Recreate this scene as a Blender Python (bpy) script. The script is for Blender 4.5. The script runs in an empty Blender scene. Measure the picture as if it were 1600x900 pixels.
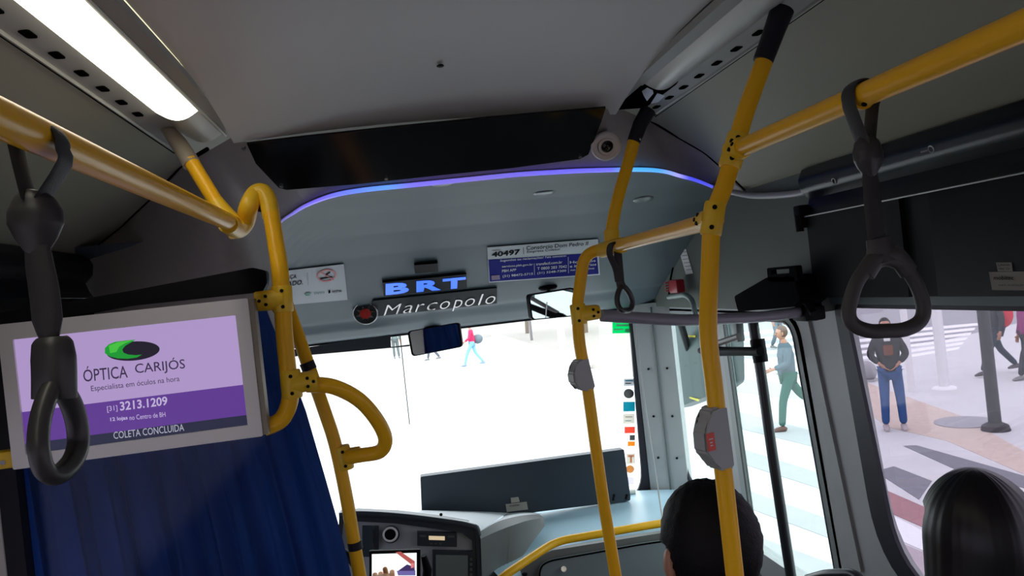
import bpy, bmesh, math, random
from mathutils import Vector, Matrix
random.seed(4)
PI = math.pi
# ------------------------------------------------------------ camera
FPX = 1180.0
EYE = Vector((-0.144, 0.0, 1.78))
fw = Vector((612 - 800, 450 - 468, FPX)).normalized()          # where the bus axis (+Y) points in camera space
rl = math.radians(6.3)
u0 = Vector((-math.sin(rl), math.cos(rl), 0))
upc = (u0 - fw * u0.dot(fw)).normalized()
rtc = upc.cross(fw)
# world axes in camera space -> camera axes in world space
camR = Vector((rtc.x, fw.x, upc.x)); camU = Vector((rtc.y, fw.y, upc.y)); camF = Vector((rtc.z, fw.z, upc.z))
cam_data = bpy.data.cameras.new('camera'); cam = bpy.data.objects.new('camera', cam_data)
bpy.context.scene.collection.objects.link(cam)
cam_data.sensor_width = 36; cam_data.lens = FPX / 1600 * 36; cam_data.clip_start = 0.02; cam_data.clip_end = 300
m3 = Matrix((camR, camU, -camF)).transposed()
cam.matrix_world = Matrix.Translation(EYE) @ m3.to_4x4()
bpy.context.scene.camera = cam
# ------------------------------------------------------------ world, exposure
W = bpy.data.worlds.new('sky'); bpy.context.scene.world = W; W.use_nodes = True
nt = W.node_tree; bg = nt.nodes['Background']
SKY = 4.6
tc = nt.nodes.new('ShaderNodeTexCoord'); sx = nt.nodes.new('ShaderNodeSeparateXYZ'); rp = nt.nodes.new('ShaderNodeValToRGB')
nt.links.new(tc.outputs['Generated'], sx.inputs[0]); nt.links.new(sx.outputs[2], rp.inputs[0]); nt.links.new(rp.outputs[0], bg.inputs[0])
rp.color_ramp.elements[0].position = 0.0; rp.color_ramp.elements[0].color = (.72, .78, .82, 1)
rp.color_ramp.elements[1].position = 0.6; rp.color_ramp.elements[1].color = (.95, .98, 1, 1)
bg.inputs[1].default_value = SKY
vs = bpy.context.scene.view_settings
vs.view_transform = 'Standard'; vs.look = 'None'; vs.gamma = 1; vs.exposure = 0.0
bpy.context.scene.cycles.use_denoising = True
bpy.context.scene.cycles.max_bounces = 8
bpy.context.scene.cycles.transparent_max_bounces = 12
C = bpy.context.scene.collection

# ------------------------------------------------------------ helpers
def V(px, py, **k):
    """point where the sight line through a photo pixel meets the plane X=, Y= or Z= """
    d = camR * (px - 800) + camU * (450 - py) + camF * FPX
    (a, val), = k.items(); i = 'XYZ'.index(a)
    return EYE + d * ((val - EYE[i]) / d[i])

def mat(name, col, rough=.5, metal=0, emit=None, es=0, noise=0, nscale=40, bump=0, coat=0, spec=.5):
    m = bpy.data.materials.new(name); m.use_nodes = True
    t = m.node_tree; b = t.nodes['Principled BSDF']
    b.inputs['Base Color'].default_value = (*col, 1); b.inputs['Roughness'].default_value = rough
    b.inputs['Metallic'].default_value = metal; b.inputs['Coat Weight'].default_value = coat
    b.inputs['Specular IOR Level'].default_value = spec
    if emit: b.inputs['Emission Color'].default_value = (*emit, 1); b.inputs['Emission Strength'].default_value = es
    if noise or bump:
        tcn = t.nodes.new('ShaderNodeTexCoord'); n = t.nodes.new('ShaderNodeTexNoise')
        n.inputs['Scale'].default_value = nscale; n.inputs['Detail'].default_value = 4
        t.links.new(tcn.outputs['Object'], n.inputs['Vector'])
        if noise:
            mx = t.nodes.new('ShaderNodeMix'); mx.data_type = 'RGBA'
            mx.inputs[6].default_value = (*[c * (1 - noise) for c in col], 1)
            mx.inputs[7].default_value = (*[min(1, c * (1 + noise)) for c in col], 1)
            t.links.new(n.outputs[0], mx.inputs[0]); t.links.new(mx.outputs[2], b.inputs['Base Color'])
        if bump:
            bp = t.nodes.new('ShaderNodeBump'); bp.inputs['Strength'].default_value = bump; bp.inputs['Distance'].default_value = .002
            t.links.new(n.outputs[0], bp.inputs['Height']); t.links.new(bp.outputs[0], b.inputs['Normal'])
    return m

def glass(name, tint, gloss=.06, rough=.02):
    m = bpy.data.materials.new(name); m.use_nodes = True
    t = m.node_tree; t.nodes.remove(t.nodes['Principled BSDF']); o = t.nodes['Material Output']
    tr = t.nodes.new('ShaderNodeBsdfTransparent'); tr.inputs[0].default_value = (*tint, 1)
    g = t.nodes.new('ShaderNodeBsdfGlossy'); g.inputs['Roughness'].default_value = rough
    mx = t.nodes.new('ShaderNodeMixShader'); mx.inputs[0].default_value = gloss
    t.links.new(tr.outputs[0], mx.inputs[1]); t.links.new(g.outputs[0], mx.inputs[2]); t.links.new(mx.outputs[0], o.inputs[0])
    return m

def root_of(o):
    while o.parent: o = o.parent
    return o

def tag(o, label=None, cat=None, group=None, kind=None):
    if label: o['label'] = label
    if cat: o['category'] = cat
    if group: o['group'] = group
    if kind: o['kind'] = kind
    return o

def thing(name, label, cat, loc, group=None):
    o = bpy.data.objects.new(name, None); C.objects.link(o); o.location = loc; o.empty_display_size = .05
    return tag(o, label, cat, group)

def ob(name, bm, m, parent=None, smooth=True, auto=True):
    """link a bmesh given in world coordinates as one mesh object"""
    bmesh.ops.recalc_face_normals(bm, faces=bm.faces)
    if parent is not None: org = Vector(root_of(parent).location)
    else:
        xs = [v.co for v in bm.verts]
        org = Vector(((min(v.x for v in xs) + max(v.x for v in xs)) / 2, (min(v.y for v in xs) + max(v.y for v in xs)) / 2, min(v.z for v in xs)))
    for v in bm.verts: v.co -= org
    me = bpy.data.meshes.new(name); bm.to_mesh(me); bm.free()
    ms = m if isinstance(m, (list, tuple)) else [m]
    for x in ms: me.materials.append(x)
    if smooth:
        for p in me.polygons: p.use_smooth = True
        if auto:
            try: me.set_sharp_from_angle(angle=math.radians(38))
            except Exception: pass
    o = bpy.data.objects.new(name, me); C.objects.link(o)
    if parent is not None:
        o.parent = parent
        if parent.parent is not None or parent.type == 'MESH': pass
        if parent.parent is None and parent.type == 'MESH': pass
    else: o.location = org
    return o

def struct(name, bm, m, **k):
    return tag(ob(name, bm, m, **k), kind='structure')

def nb(): return bmesh.new()

def box(bm, lo, hi, bev=0):
    lo = Vector(lo); hi = Vector(hi)
    r = bmesh.ops.create_cube(bm, size=1)
    for v in r['verts']: v.co = Vector([(lo[i] + hi[i]) / 2 + v.co[i] * (hi[i] - lo[i]) for i in range(3)])
    if bev:
        es = list({e for v in r['verts'] for e in v.link_edges})
        bmesh.ops.bevel(bm, geom=es, offset=bev, segments=2, affect='EDGES', profile=.6)
    return bm

def obox(bm, c, ax, ay, az, sx, sy, sz, bev=0):
    """box centred at c with axes"""
    c = Vector(c); M = Matrix((Vector(ax).normalized(), Vector(ay).normalized(), Vector(az).normalized())).transposed()
    r = bmesh.ops.create_cube(bm, size=1); vs_ = r['verts']
    for v in vs_: v.co = Vector((v.co.x * sx, v.co.y * sy, v.co.z * sz))
    if bev:
        es = list({e for v in vs_ for e in v.link_edges})
        rr = bmesh.ops.bevel(bm, geom=es, offset=bev, segments=2, affect='EDGES', profile=.6)
        vs_ = list({v for f in rr['faces'] for v in f.verts} | {v for v in vs_ if v.is_valid})
    for v in vs_: v.co = c + M @ v.co
    return bm

def prism(bm, pts, off):
    """polygon pts extruded by vector off"""
    pts = [Vector(p) for p in pts]; off = Vector(off)
    a = [bm.verts.new(p) for p in pts]; b = [bm.verts.new(p + off) for p in pts]; n = len(pts)
    bm.faces.new(a); bm.faces.new(b[::-1])
    for i in range(n): bm.faces.new((a[i], a[(i + 1) % n], b[(i + 1) % n], b[i]))
    return bm

def P(pl, *pp): return [V(x, y, **pl) for x, y in pp]

def catmull(pts, n=8, closed=False):
    pts = [Vector(p) for p in pts]; out = []; N = len(pts)
    for i in range(N if closed else N - 1):
        if closed: p0, p1, p2, p3 = pts[i - 1], pts[i], pts[(i + 1) % N], pts[(i + 2) % N]
        else: p0 = pts[max(i - 1, 0)]; p1 = pts[i]; p2 = pts[i + 1]; p3 = pts[min(i + 2, N - 1)]
        for k in range(n):
            t = k / n
            out.append(.5 * ((2 * p1) + (p2 - p0) * t + (2 * p0 - 5 * p1 + 4 * p2 - p3) * t * t + (3 * p1 - p0 - 3 * p2 + p3) * t ** 3))
    if not closed: out.append(pts[-1])
    return out

def lerp_list(r, n):
    if not isinstance(r, (list, tuple)): return [r] * n
    out = []
    for i in range(n):
        f = i / max(1, n - 1) * (len(r) - 1); j = min(int(f), len(r) - 2); out.append(r[j] + (r[j + 1] - r[j]) * (f - j))
    return out

def sweep(bm, pts, r, ry=None, hint=None, n=16, closed=False, caps=True):
    """tube along pts; r and ry may be lists; hint = direction of the r axis"""
    pts = [Vector(p) for p in pts]; N = len(pts); r = lerp_list(r, N); ry = lerp_list(ry, N) if ry is not None else r
    rings = []; prev = None
    for i in range(N):
        if closed: t = (pts[(i + 1) % N] - pts[i - 1]).normalized()
        else: t = (pts[min(i + 1, N - 1)] - pts[max(i - 1, 0)]).normalized()
        if hint is not None:
            a = Vector(hint) - t * Vector(hint).dot(t)
            if a.length < 1e-4: a = prev
            a = a.normalized()
        elif prev is None:
            a = t.orthogonal().normalized()
        else:
            a = (prev - t * prev.dot(t)).normalized()
        prev = a; b = t.cross(a)
        rings.append([bm.verts.new(pts[i] + a * (math.cos(2 * PI * k / n) * r[i]) + b * (math.sin(2 * PI * k / n) * ry[i])) for k in range(n)])
    for i in range(N if closed else N - 1):
        A, B = rings[i], rings[(i + 1) % N]
        for k in range(n): bm.faces.new((A[k], A[(k + 1) % n], B[(k + 1) % n], B[k]))
    if caps and not closed:
        bm.faces.new(rings[0][::-1]); bm.faces.new(rings[-1])
    return bm

def cyl(bm, a, b, r, n=16): return sweep(bm, [a, b], r, n=n)

def ell(bm, c, r, rot=None, seg=20, rings=12):
    q = bmesh.ops.create_uvsphere(bm, u_segments=seg, v_segments=rings, radius=1)
    for v in q['verts']:
        p = Vector((v.co.x * r[0], v.co.y * r[1], v.co.z * r[2]))
        if rot: p = rot @ p
        v.co = Vector(c) + p
    return q['verts']

def rrect(c, r, k=5):
    """rounded quad through corner points c (list of Vector, coplanar) with corner radius r"""
    out = []; n = len(c); rr = r if isinstance(r, (list, tuple)) else [r] * n
    for i in range(n):
        p = Vector(c[i]); a = (Vector(c[i - 1]) - p); b = (Vector(c[(i + 1) % n]) - p)
        a0 = p + a.normalized() * min(rr[i], a.length * .49); b0 = p + b.normalized() * min(rr[i], b.length * .49)
        for j in range(k + 1):
            t = j / k; out.append(a0 * (1 - t) ** 2 + p * 2 * t * (1 - t) + b0 * t * t)
    return out

def ring(bm, outer, inner, off):
    """frame between two equally sampled closed outlines, thickened by off"""
    off = Vector(off); n = len(outer)
    A = [bm.verts.new(p) for p in outer]; B = [bm.verts.new(p) for p in inner]
    A2 = [bm.verts.new(Vector(p) + off) for p in outer]; B2 = [bm.verts.new(Vector(p) + off) for p in inner]
    for i in range(n):
        j = (i + 1) % n
        for q in ((A[i], A[j], B[j], B[i]), (A2[i], B2[i], B2[j], A2[j]), (A[i], A2[i], A2[j], A[j]), (B[i], B[j], B2[j], B2[i])):
            try: bm.faces.new(q)
            except Exception: pass
    return bm

def join_mesh(bm, me, M=None):
    t = bmesh.new(); t.from_mesh(me)
    if M is not None: t.transform(M)
    tmp = bpy.data.meshes.new('t'); t.to_mesh(tmp); t.free(); bm.from_mesh(tmp); bpy.data.meshes.remove(tmp)

def text_bm(s, bold=0, ext=.0, shear=0, space=1.0):
    cu = bpy.data.curves.new('t', 'FONT'); cu.body = s; cu.offset = bold; cu.extrude = ext; cu.shear = shear; cu.resolution_u = 3; cu.space_character = space
    o = bpy.data.objects.new('t', cu); C.objects.link(o)
    dg = bpy.context.evaluated_depsgraph_get(); me = bpy.data.meshes.new_from_object(o.evaluated_get(dg))
    bm = nb(); bm.from_mesh(me)
    bpy.data.objects.remove(o); bpy.data.curves.remove(cu); bpy.data.meshes.remove(me)
    return bm

def text_on(s, name, m, parent, bl, br, tl, lift, thick=.0, bold=0, shear=0, proj=None, **k):
    """letters filling the parallelogram bl, br, tl; lift = vector off the surface"""
    bm = text_bm(s, bold, .5 if thick else 0, shear, **k)
    xs = [v.co.x for v in bm.verts]; ys = [v.co.y for v in bm.verts]
    x0, x1, y0, y1 = min(xs), max(xs), min(ys), max(ys)
    bl, br, tl, lift = Vector(bl), Vector(br), Vector(tl), Vector(lift)
    n = lift.normalized()
    for v in bm.verts:
        u = (v.co.x - x0) / (x1 - x0); w = (v.co.y - y0) / max(1e-6, y1 - y0); z = v.co.z
        p = bl + (br - bl) * u + (tl - bl) * w
        if proj: p = proj(p)
        v.co = p + lift + n * (z * thick)
    return ob(name, bm, m, parent, smooth=False)

def copy_tree(o, parent=None):
    c = o.copy(); C.objects.link(c); c.parent = parent
    for ch in list(o.children): copy_tree(ch, c)
    return c

# ------------------------------------------------------------ materials
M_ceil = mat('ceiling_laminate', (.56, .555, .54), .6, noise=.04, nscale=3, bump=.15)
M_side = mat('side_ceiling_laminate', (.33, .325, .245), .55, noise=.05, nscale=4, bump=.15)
M_bulk = mat('bulkhead_plastic', (.36, .325, .305), .55, noise=.08, nscale=60)
M_dome = mat('cab_dome_plastic', (.088, .122, .138), .55, noise=.04, nscale=3)
M_head = mat('door_header_plastic', (.10, .115, .10), .6, noise=.06, nscale=5)
M_pillar = mat('grey_pillar_plastic', (.38, .40, .40), .5, noise=.1, nscale=6)
M_yel = mat('yellow_paint', (.95, .50, .015), .30, spec=.25, noise=.04, nscale=10)
M_yelc = mat('yellow_plastic', (.90, .55, .02), .4)
M_black = mat('black_plastic', (.008, .008, .010), .55, spec=.1)
M_blackg = mat('black_gloss', (.006, .006, .007), .12)
M_rub = mat('black_rubber', (.012, .011, .020), .5, spec=.3)
M_strap = mat('dark_webbing', (.025, .023, .024), .6, bump=.3, nscale=400)
M_grip = mat('grey_grip_plastic', (.055, .051, .05), .5)
M_grip2 = mat('dark_grip_plastic', (.04, .038, .038), .38)
M_alu = mat('brushed_aluminium', (.25, .25, .25), .4, metal=.6)
M_flange = mat('light_channel_grey', (.33, .33, .30), .4)
M_lens = mat('unlit_lens', (.50, .51, .46), .35)
M_lamp = mat('lit_lens', (.9, .88, .8), .5, emit=(1, .95, .80), es=5.0)
M_cap = mat('beige_cap', (.46, .43, .33), .4)
M_screenf = mat('screen_frame', (.66, .64, .65), .4, metal=.2)
M_dark = mat('dark_hole', (.003, .003, .003), .9, spec=0)
M_blk0 = mat('matt_black', (.005, .005, .006), .9, spec=.03)
M_steel = mat('steel', (.6, .6, .6), .25, metal=1)
M_chrome = mat('chrome', (.75, .75, .75), .12, metal=1)
M_dchrome = mat('dull_chrome', (.42, .40, .40), .22, metal=1)
M_mirror = mat('mirror_glass', (.85, .88, .9), .02, metal=1)
M_white = mat('white_sticker', (.60, .63, .66), .7, spec=.1)
M_whitebr = mat('white_print', (.75, .75, .75), .7, spec=.1)
M_navy = mat('navy_print', (.015, .018, .22), .75, spec=.05)
M_ink = mat('black_ink', (.01, .01, .012), .8, spec=.05)
M_red = mat('red_print', (.45, .02, .03), .4)
M_redpl = mat('red_plastic', (.4, .015, .03), .35)
M_green = mat('green_print', (.01, .35, .16), .5)
M_curtain = mat('blue_curtain', (.014, .042, .19), .6, noise=.6, nscale=3, spec=.2)
_t = M_curtain.node_tree; _b = _t.nodes['Principled BSDF']; _o = _t.nodes['Material Output']
_tr = _t.nodes.new('ShaderNodeBsdfTranslucent'); _tr.inputs[0].default_value = (.012, .05, .22, 1); _mx = _t.nodes.new('ShaderNodeMixShader'); _mx.inputs[0].default_value = .35
_t.links.new(_b.outputs[0], _mx.inputs[1]); _t.links.new(_tr.outputs[0], _mx.inputs[2]); _t.links.new(_mx.outputs[0], _o.inputs[0])
M_cove = mat('dark_cove', (.006, .008, .012), .28, spec=.35)
M_dbox = mat('display_box', (.006, .007, .009), .6, spec=.15)
M_dbox2 = mat('display_box_panel', (.014, .018, .02), .6, spec=.15)
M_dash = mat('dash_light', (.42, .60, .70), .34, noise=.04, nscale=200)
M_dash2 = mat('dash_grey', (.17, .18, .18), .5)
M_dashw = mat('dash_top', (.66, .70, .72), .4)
M_dashdk = mat('dash_dark', (.035, .045, .055), .4)
M_hair = mat('black_hair', (.004, .003, .004), .6, bump=.6, nscale=220, spec=.2)
M_hairl = mat('long_black_hair', (.005, .004, .006), .38, spec=.4)
M_skin = mat('skin', (.42, .20, .13), .5)
M_gp = mat('grey_bar_paint', (.26, .25, .29), .35)
M_floor = mat('floor_vinyl', (.10, .11, .12), .6, noise=.3, nscale=80)
M_blackpole = mat('black_pole_paint', (.02, .022, .026), .3)
G_clear = glass('windshield_glass', (.97, .99, 1.0), .03)
G_door = glass('door_glass', (.80, .86, .86), .05)
G_side = glass('tinted_glass', (.55, .52, .57), .035)
G_part = glass('partition_glass', (.9, .93, .97), .012, .06)

# ------------------------------------------------------------ structure: shell of the bus
XL, XR = -1.2, 1.2; YB, YF = -3.0, 3.72
bm = box(nb(), (-1.25, YB, -.08), (1.25, 3.8, 0)); struct('floor', bm, M_floor)
bm = box(nb(), (-1.25, YB - .05, -.08), (1.25, YB, 2.36)); struct('wall_back', bm, M_bulk)

# ceiling: shallow vault between the two light channels, curving down at the front
def grid(bm, f, nu, nv):
    g = [[bm.verts.new(f(u / nu, v / nv)) for v in range(nv + 1)] for u in range(nu + 1)]
    for u in range(nu):
        for v in range(nv): bm.faces.new((g[u][v], g[u + 1][v], g[u + 1][v + 1], g[u][v + 1]))
    return bm
def ceil_f(u, v):
    x = -.47 + .94 * u; y = YB + (1.86 - YB) * v ** .6
    z = 2.245 + .02 * (1 - (x / .47) ** 2) - .055 * max(0, (y - 1.35) / .5) ** 2
    return Vector((x, y, z))
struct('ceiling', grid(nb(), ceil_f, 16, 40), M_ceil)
bm = box(nb(), (-1.25, YB, 2.30), (1.25, 3.8, 2.36)); struct('trim_1', bm, M_side)     # outer roof skin

# front edge of the ceiling (seen from below it sweeps forward towards both side walls)
def side_z(x): return 2.222 - .189 * (max(0, min(1, (abs(x) - .655) / .495))) ** 1.25
def on_side(px, py):
    d = camR * (px - 800) + camU * (450 - py) + camF * FPX
    a, b = 0, (2.25 - EYE.z) / d.z
    for _ in range(40):
        m_ = (a + b) / 2; p = EYE + d * m_
        if p.z > side_z(p.x): b = m_
        else: a = m_
    return EYE + d * a
C1L = [V(385, 222, Z=2.19), V(365, 213, Z=2.215)] + [on_side(*p) for p in ((325, 236), (285, 260), (240, 308), (190, 355), (130, 403))]
C1R = [V(940, 170, Z=2.19), V(975, 172, Z=2.215)] + [on_side(*p) for p in ((1015, 190), (1060, 217), (1100, 240), (1132, 268), (1163, 297))]
def edge_y(tbl, x):
    tbl = sorted(((abs(p.x), p.y) for p in tbl))
    x = abs(x)
    if x <= tbl[0][0]: return tbl[0][1]
    for a, b in zip(tbl, tbl[1:]):
        if x <= b[0]: return a[1] + (b[1] - a[1]) * (x - a[0]) / max(1e-6, b[0] - a[0])
    return tbl[-1][1]
def side_panel(s, y0f, y1, tbl):
    def f(u, v):
        x = .655 + (1.15 - .655) * u
        ye = edge_y(tbl, x) + .02 if y1 is None else y1
        y = y0f + (ye - y0f) * v
        z = 2.222 - (.189) * ((x - .655) / .495) ** 1.25
        return Vector((s * x, y, z))
    return grid(nb(), f, 12, 16)
seam = .93
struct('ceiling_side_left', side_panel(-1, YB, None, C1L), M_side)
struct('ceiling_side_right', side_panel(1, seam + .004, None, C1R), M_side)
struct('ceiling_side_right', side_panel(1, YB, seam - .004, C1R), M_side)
def seam_bm():
    pts = []
    for k in range(13):
        x = .655 + .495 * k / 12; pts.append(Vector((x, seam, 2.226 - .189 * ((x - .655) / .495) ** 1.25)))
    return sweep(nb(), pts, .005, n=6)
struct('trim_2', seam_bm(), M_dark)

# cab dome: profile z(Y)
PROF = [(1.5, 2.085), (2.2, 2.083), (2.5, 2.065), (2.75, 2.02), (2.95, 1.955), (3.15, 1.865), (3.35, 1.77), (3.47, 1.715), (3.52, 1.70), (3.58, 1.66), (3.66, 1.622), (3.72, 1.605)]
def prof(y):
    for (a, za), (b, zb) in zip(PROF, PROF[1:]):
        if y <= b: return za + (zb - za) * max(0, (y - a)) / (b - a)
    return PROF[-1][1]
def on_dome(px, py, lift=0):
    d = camR * (px - 800) + camU * (450 - py) + camF * FPX
    lo = 1.6 / d.y; hi = 3.9 / d.y; t = lo
    st = (hi - lo) / 600
    while t < hi:
        p = EYE + d * t
        if p.z > prof(p.y): 
            a, b = t - st, t
            for _ in range(20):
                m_ = (a + b) / 2; q = EYE + d * m_
                if q.z > prof(q.y): b = m_
                else: a = m_
            p = EYE + d * b; break
        if p.y >= YF: p = EYE + d * ((YF - .01) / d.y); break
        t += st
    n = dome_n(p.y)
    return p + n * lift
def dome_n(y):
    dz = (prof(y + .04) - prof(y - .04)) / .08
    return Vector((0, dz, -1)).normalized()
def proj_dome(p):  # drop a point onto the dome along its normal direction
    q = Vector(p)
    return Vector((q.x, q.y, prof(q.y)))
arc_px = [(428, 358), (440, 343), (457, 331), (480, 317), (520, 302), (570, 293), (640, 286), (720, 278), (800, 270), (860, 266), (925, 263), (1000, 262), (1035, 265), (1060, 272), (1085, 279), (1110, 289)]
ARC = catmull([on_dome(*p) for p in arc_px], 6)
def arc_y(x):
    if x <= ARC[0].x: return ARC[0].y
    for a, b in zip(ARC, ARC[1:]):
        if x <= b.x: return a.y + (b.y - a.y) * (x - a.x) / max(1e-6, b.x - a.x)
    return ARC[-1].y
def dome_f(u, v):
    x = -1.2 + 2.35 * u; y0 = arc_y(x) - .005
    y = y0 + (3.72 - y0) * v
    return Vector((x, y, prof(y)))
struct('wall_front', grid(nb(), dome_f, 60, 130), M_dome)

# bulkhead between ceiling edge and dome opening
c1 = list(reversed(C1L)) + [C1L[0].lerp(C1R[0], k / 8) for k in range(1, 8)] + C1R
def resample(pts, n):
    L = [0]
    for a, b in zip(pts, pts[1:]): L.append(L[-1] + (b - a).length)
    out = []
    for k in range(n + 1):
        s = L[-1] * k / n; j = 0
        while j < len(L) - 2 and L[j + 1] < s: j += 1
        out.append(pts[j].lerp(pts[j + 1], (s - L[j]) / max(1e-9, L[j + 1] - L[j])))
    return out
def loft(a, b, nv=6, bulge=0):
    bm = nb(); n = len(a)
    g = [[bm.verts.new(a[i].lerp(b[i], v / nv) + Vector((0, 0, -bulge * math.sin(PI * v / nv)))) for v in range(nv + 1)] for i in range(n)]
    for i in range(n - 1):
        for v in range(nv): bm.faces.new((g[i][v], g[i + 1][v], g[i + 1][v + 1], g[i][v + 1]))
    return bm
# centre strip
Lc, Rc = C1L[0], C1R[0]
ia = min(range(len(ARC)), key=lambda i: (ARC[i] - V(480, 317, Z=2.08)).length)
ib = min(range(len(ARC)), key=lambda i: abs(ARC[i].x - .46))
struct('wall_bulkhead', loft(resample([Lc, Rc], 30), resample(ARC[ia:ib + 1], 30)), M_bulk)
# left: from ceiling edge to the arc's left end, then straight down to below the partition
le = ARC[0]
left_out = resample(C1L, 36)
left_in = resample(list(reversed(ARC[:ia + 1])) + [Vector((le.x, le.y, 1.6)), Vector((le.x, le.y, 1.2)), Vector((-1.15, 2.74, 1.2))], 36)
struct('wall_bulkhead', loft(left_out, left_in, 8), M_bulk, auto=False)
right_end = [V(1135, 298, X=1.12), V(1175, 304, X=1.14)]
struct('wall_bulkhead', loft(resample(C1R, 24), resample(ARC[ib:] + right_end, 24), 8), M_bulk)
# a lilac-grey moulding that carries the bulkhead edge on to the side wall
struct('trim_3', sweep(nb(), catmull([ARC[-1], V(1140, 299, X=1.11), V(1180, 306, X=1.13), V(1240, 303, X=1.13), V(1275, 294, X=1.14)], 6), .011, n=10), mat('moulding', (.36, .35, .38), .35))
struct('trim_3', sweep(nb(), [p + Vector((0, -.006, .004)) for p in resample(C1R[2:], 20)], .006, n=6), M_dark)
struct('trim_3', sweep(nb(), [p + Vector((0, -.006, .004)) for p in resample(C1L[2:], 20)], .006, n=6), M_dark)
struct('trim_3', sweep(nb(), [Vector((-1.16, YB, 2.03)), Vector((-1.16, 2.74, 2.03))], .012, n=6), M_dark)

# right wall ------------------------------------------------
DX = Vector((.05, 0, 0))
def wq(*yz): return [Vector((XR, y, z)) for y, z in yz]
# window beside the passengers
win_out = wq((2.16, 1.70), (-3.0, 1.70), (-3.0, .60), (2.16, .60))
win_in = wq((2.135, 1.612), (-2.9, 1.612), (-2.9, .80), (2.03, .80))
bm = ring(nb(), rrect(win_out, 0, 8), rrect(win_in, [.04, .1, .1, .26], 8), DX); struct('wall_right', bm, M_pillar)
g_in = wq((2.085, 1.606), (-2.86, 1.606), (-2.86, .845), (1.955, .845))
bm = ring(nb(), rrect(wq((2.14, 1.62), (-2.9, 1.62), (-2.9, .795), (2.045, .795)), [.04, .1, .1, .24], 8), rrect(g_in, [.03, .06, .06, .17], 8), Vector((-.012, 0, 0)))
struct('window_1', bm, M_rub)
bm = prism(nb(), [p + Vector((.012, 0, 0)) for p in rrect(wq((2.12, 1.61), (-2.88, 1.61), (-2.88, .82), (2.0, .82)), [.03, .06, .06, .2], 8)], (.005, 0, 0)); struct('window_1', bm, G_side)
bm = box(nb(), (XR - .02, -3, 1.618), (XR + .0, 2.16, 1.645)); struct('trim_4', bm, mat('sill_green_grey', (.10, .14, .14), .5))
bm = box(nb(), (XR - .0, -3, 0), (XR + .05, 3.6, .60)); struct('wall_right', bm, M_pillar)
bm = box(nb(), (XR - .0, -3, 1.70), (XR + .05, 3.8, 2.32)); struct('wall_right', bm, M_head)
# front door opening: pillar at 2.16..2.33, door leaf, front post, quarter window
bm = ring(nb(), rrect(wq((3.72, 1.72), (2.16, 1.72), (2.16, .60), (3.72, .60)), 0, 8), rrect(wq((3.66, 1.575), (2.40, 1.575), (2.27, .60 + .01), (3.66, .60 + .01)), [.03, .10, .01, .03], 8), DX)
struct('wall_right', bm, M_pillar)
# pillar detail: raised ridge
bm = prism(nb(), [V(1252, 500, X=1.19), V(1262, 500, X=1.19), V(1345, 893, X=1.19), V(1330, 893, X=1.19)], (.015, 0, 0)); struct('trim_5', bm, M_pillar)
# door leaf
door = thing('door_1', None, None, (XR, 2.6, 0)); door['kind'] = 'structure'
leaf_out = [V(1150, 497, X=XR), V(1247, 492, X=XR), V(1324, 897, X=XR), V(1180, 897, X=XR)]
leaf_in = [V(1140, 505, X=XR), V(1240, 500, X=XR), V(1312, 889, X=XR), V(1185, 897, X=XR)]
lo_ = wq((3.02, 1.585), (2.375, 1.585), (2.235, .42), (2.95, .42)); li_ = wq((2.97, 1.555), (2.425, 1.555), (2.288, .50), (2.90, .50))
ob('door_frame', ring(nb(), rrect(lo_, [.02, .1, .02, .02], 8), rrect(li_, [.03, .07, .04, .04], 8), (.02, 0, 0)), mat('door_frame_grey', (.26, .30, .29), .4), door)
ob('door_seal', ring(nb(), rrect([p + Vector((-.003, 0, 0)) for p in li_], [.03, .07, .04, .04], 8), rrect(wq((2.962, 1.548), (2.433, 1.548), (2.296, .51), (2.893, .51)), [.03, .065, .04, .04], 8), (.01, 0, 0)), mat('seal_grey', (.10, .11, .11), .5), door)
ob('pane', prism(nb(), [p + Vector((.012, 0, 0)) for p in rrect(li_, [.03, .07, .04, .04], 8)], (.005, 0, 0)), G_door, door)
# quarter window in front of the door
q_out = wq((3.64, 1.585), (3.02, 1.585), (2.95, .42), (3.64, .42)); q_in = wq((3.60, 1.555), (3.09, 1.555), (3.03, .72), (3.60, .72))
bm = ring(nb(), rrect(q_out, .02, 8), rrect(q_in, [.04, .04, .04, .08], 8), (.02, 0, 0)); struct('window_2', bm, M_pillar)
bm = ring(nb(), rrect([p + Vector((-.003, 0, 0)) for p in q_in], [.04, .04, .04, .08], 8), rrect(wq((3.585, 1.545), (3.10, 1.545), (3.045, .735), (3.585, .735)), [.04, .04, .04, .08], 8), (.01, 0, 0)); struct('window_2', bm, M_rub)
bm = prism(nb(), [p + Vector((.012, 0, 0)) for p in rrect(q_in, .04, 8)], (.005, 0, 0)); struct('window_2', bm, G_door)
# header panel above the door
hp = [Vector((1.15, 2.14, 2.05)), Vector((1.15, 2.80, 2.05)), Vector((1.15, 3.12, 1.93)), Vector((1.15, 3.45, 1.74)), Vector((1.15, 3.72, 1.60)), Vector((1.15, 2.14, 1.597))]
struct('wall_header_right', prism(nb(), hp, (.05, 0, 0)), M_head)
struct('trim_6', sweep(nb(), catmull([V(1066, 365, X=1.145), V(1060, 385, X=1.145), V(1052, 415, X=1.145), V(1047, 440, X=1.145), V(1045, 462, X=1.145)], 5), .004, n=6), M_dark)
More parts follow.
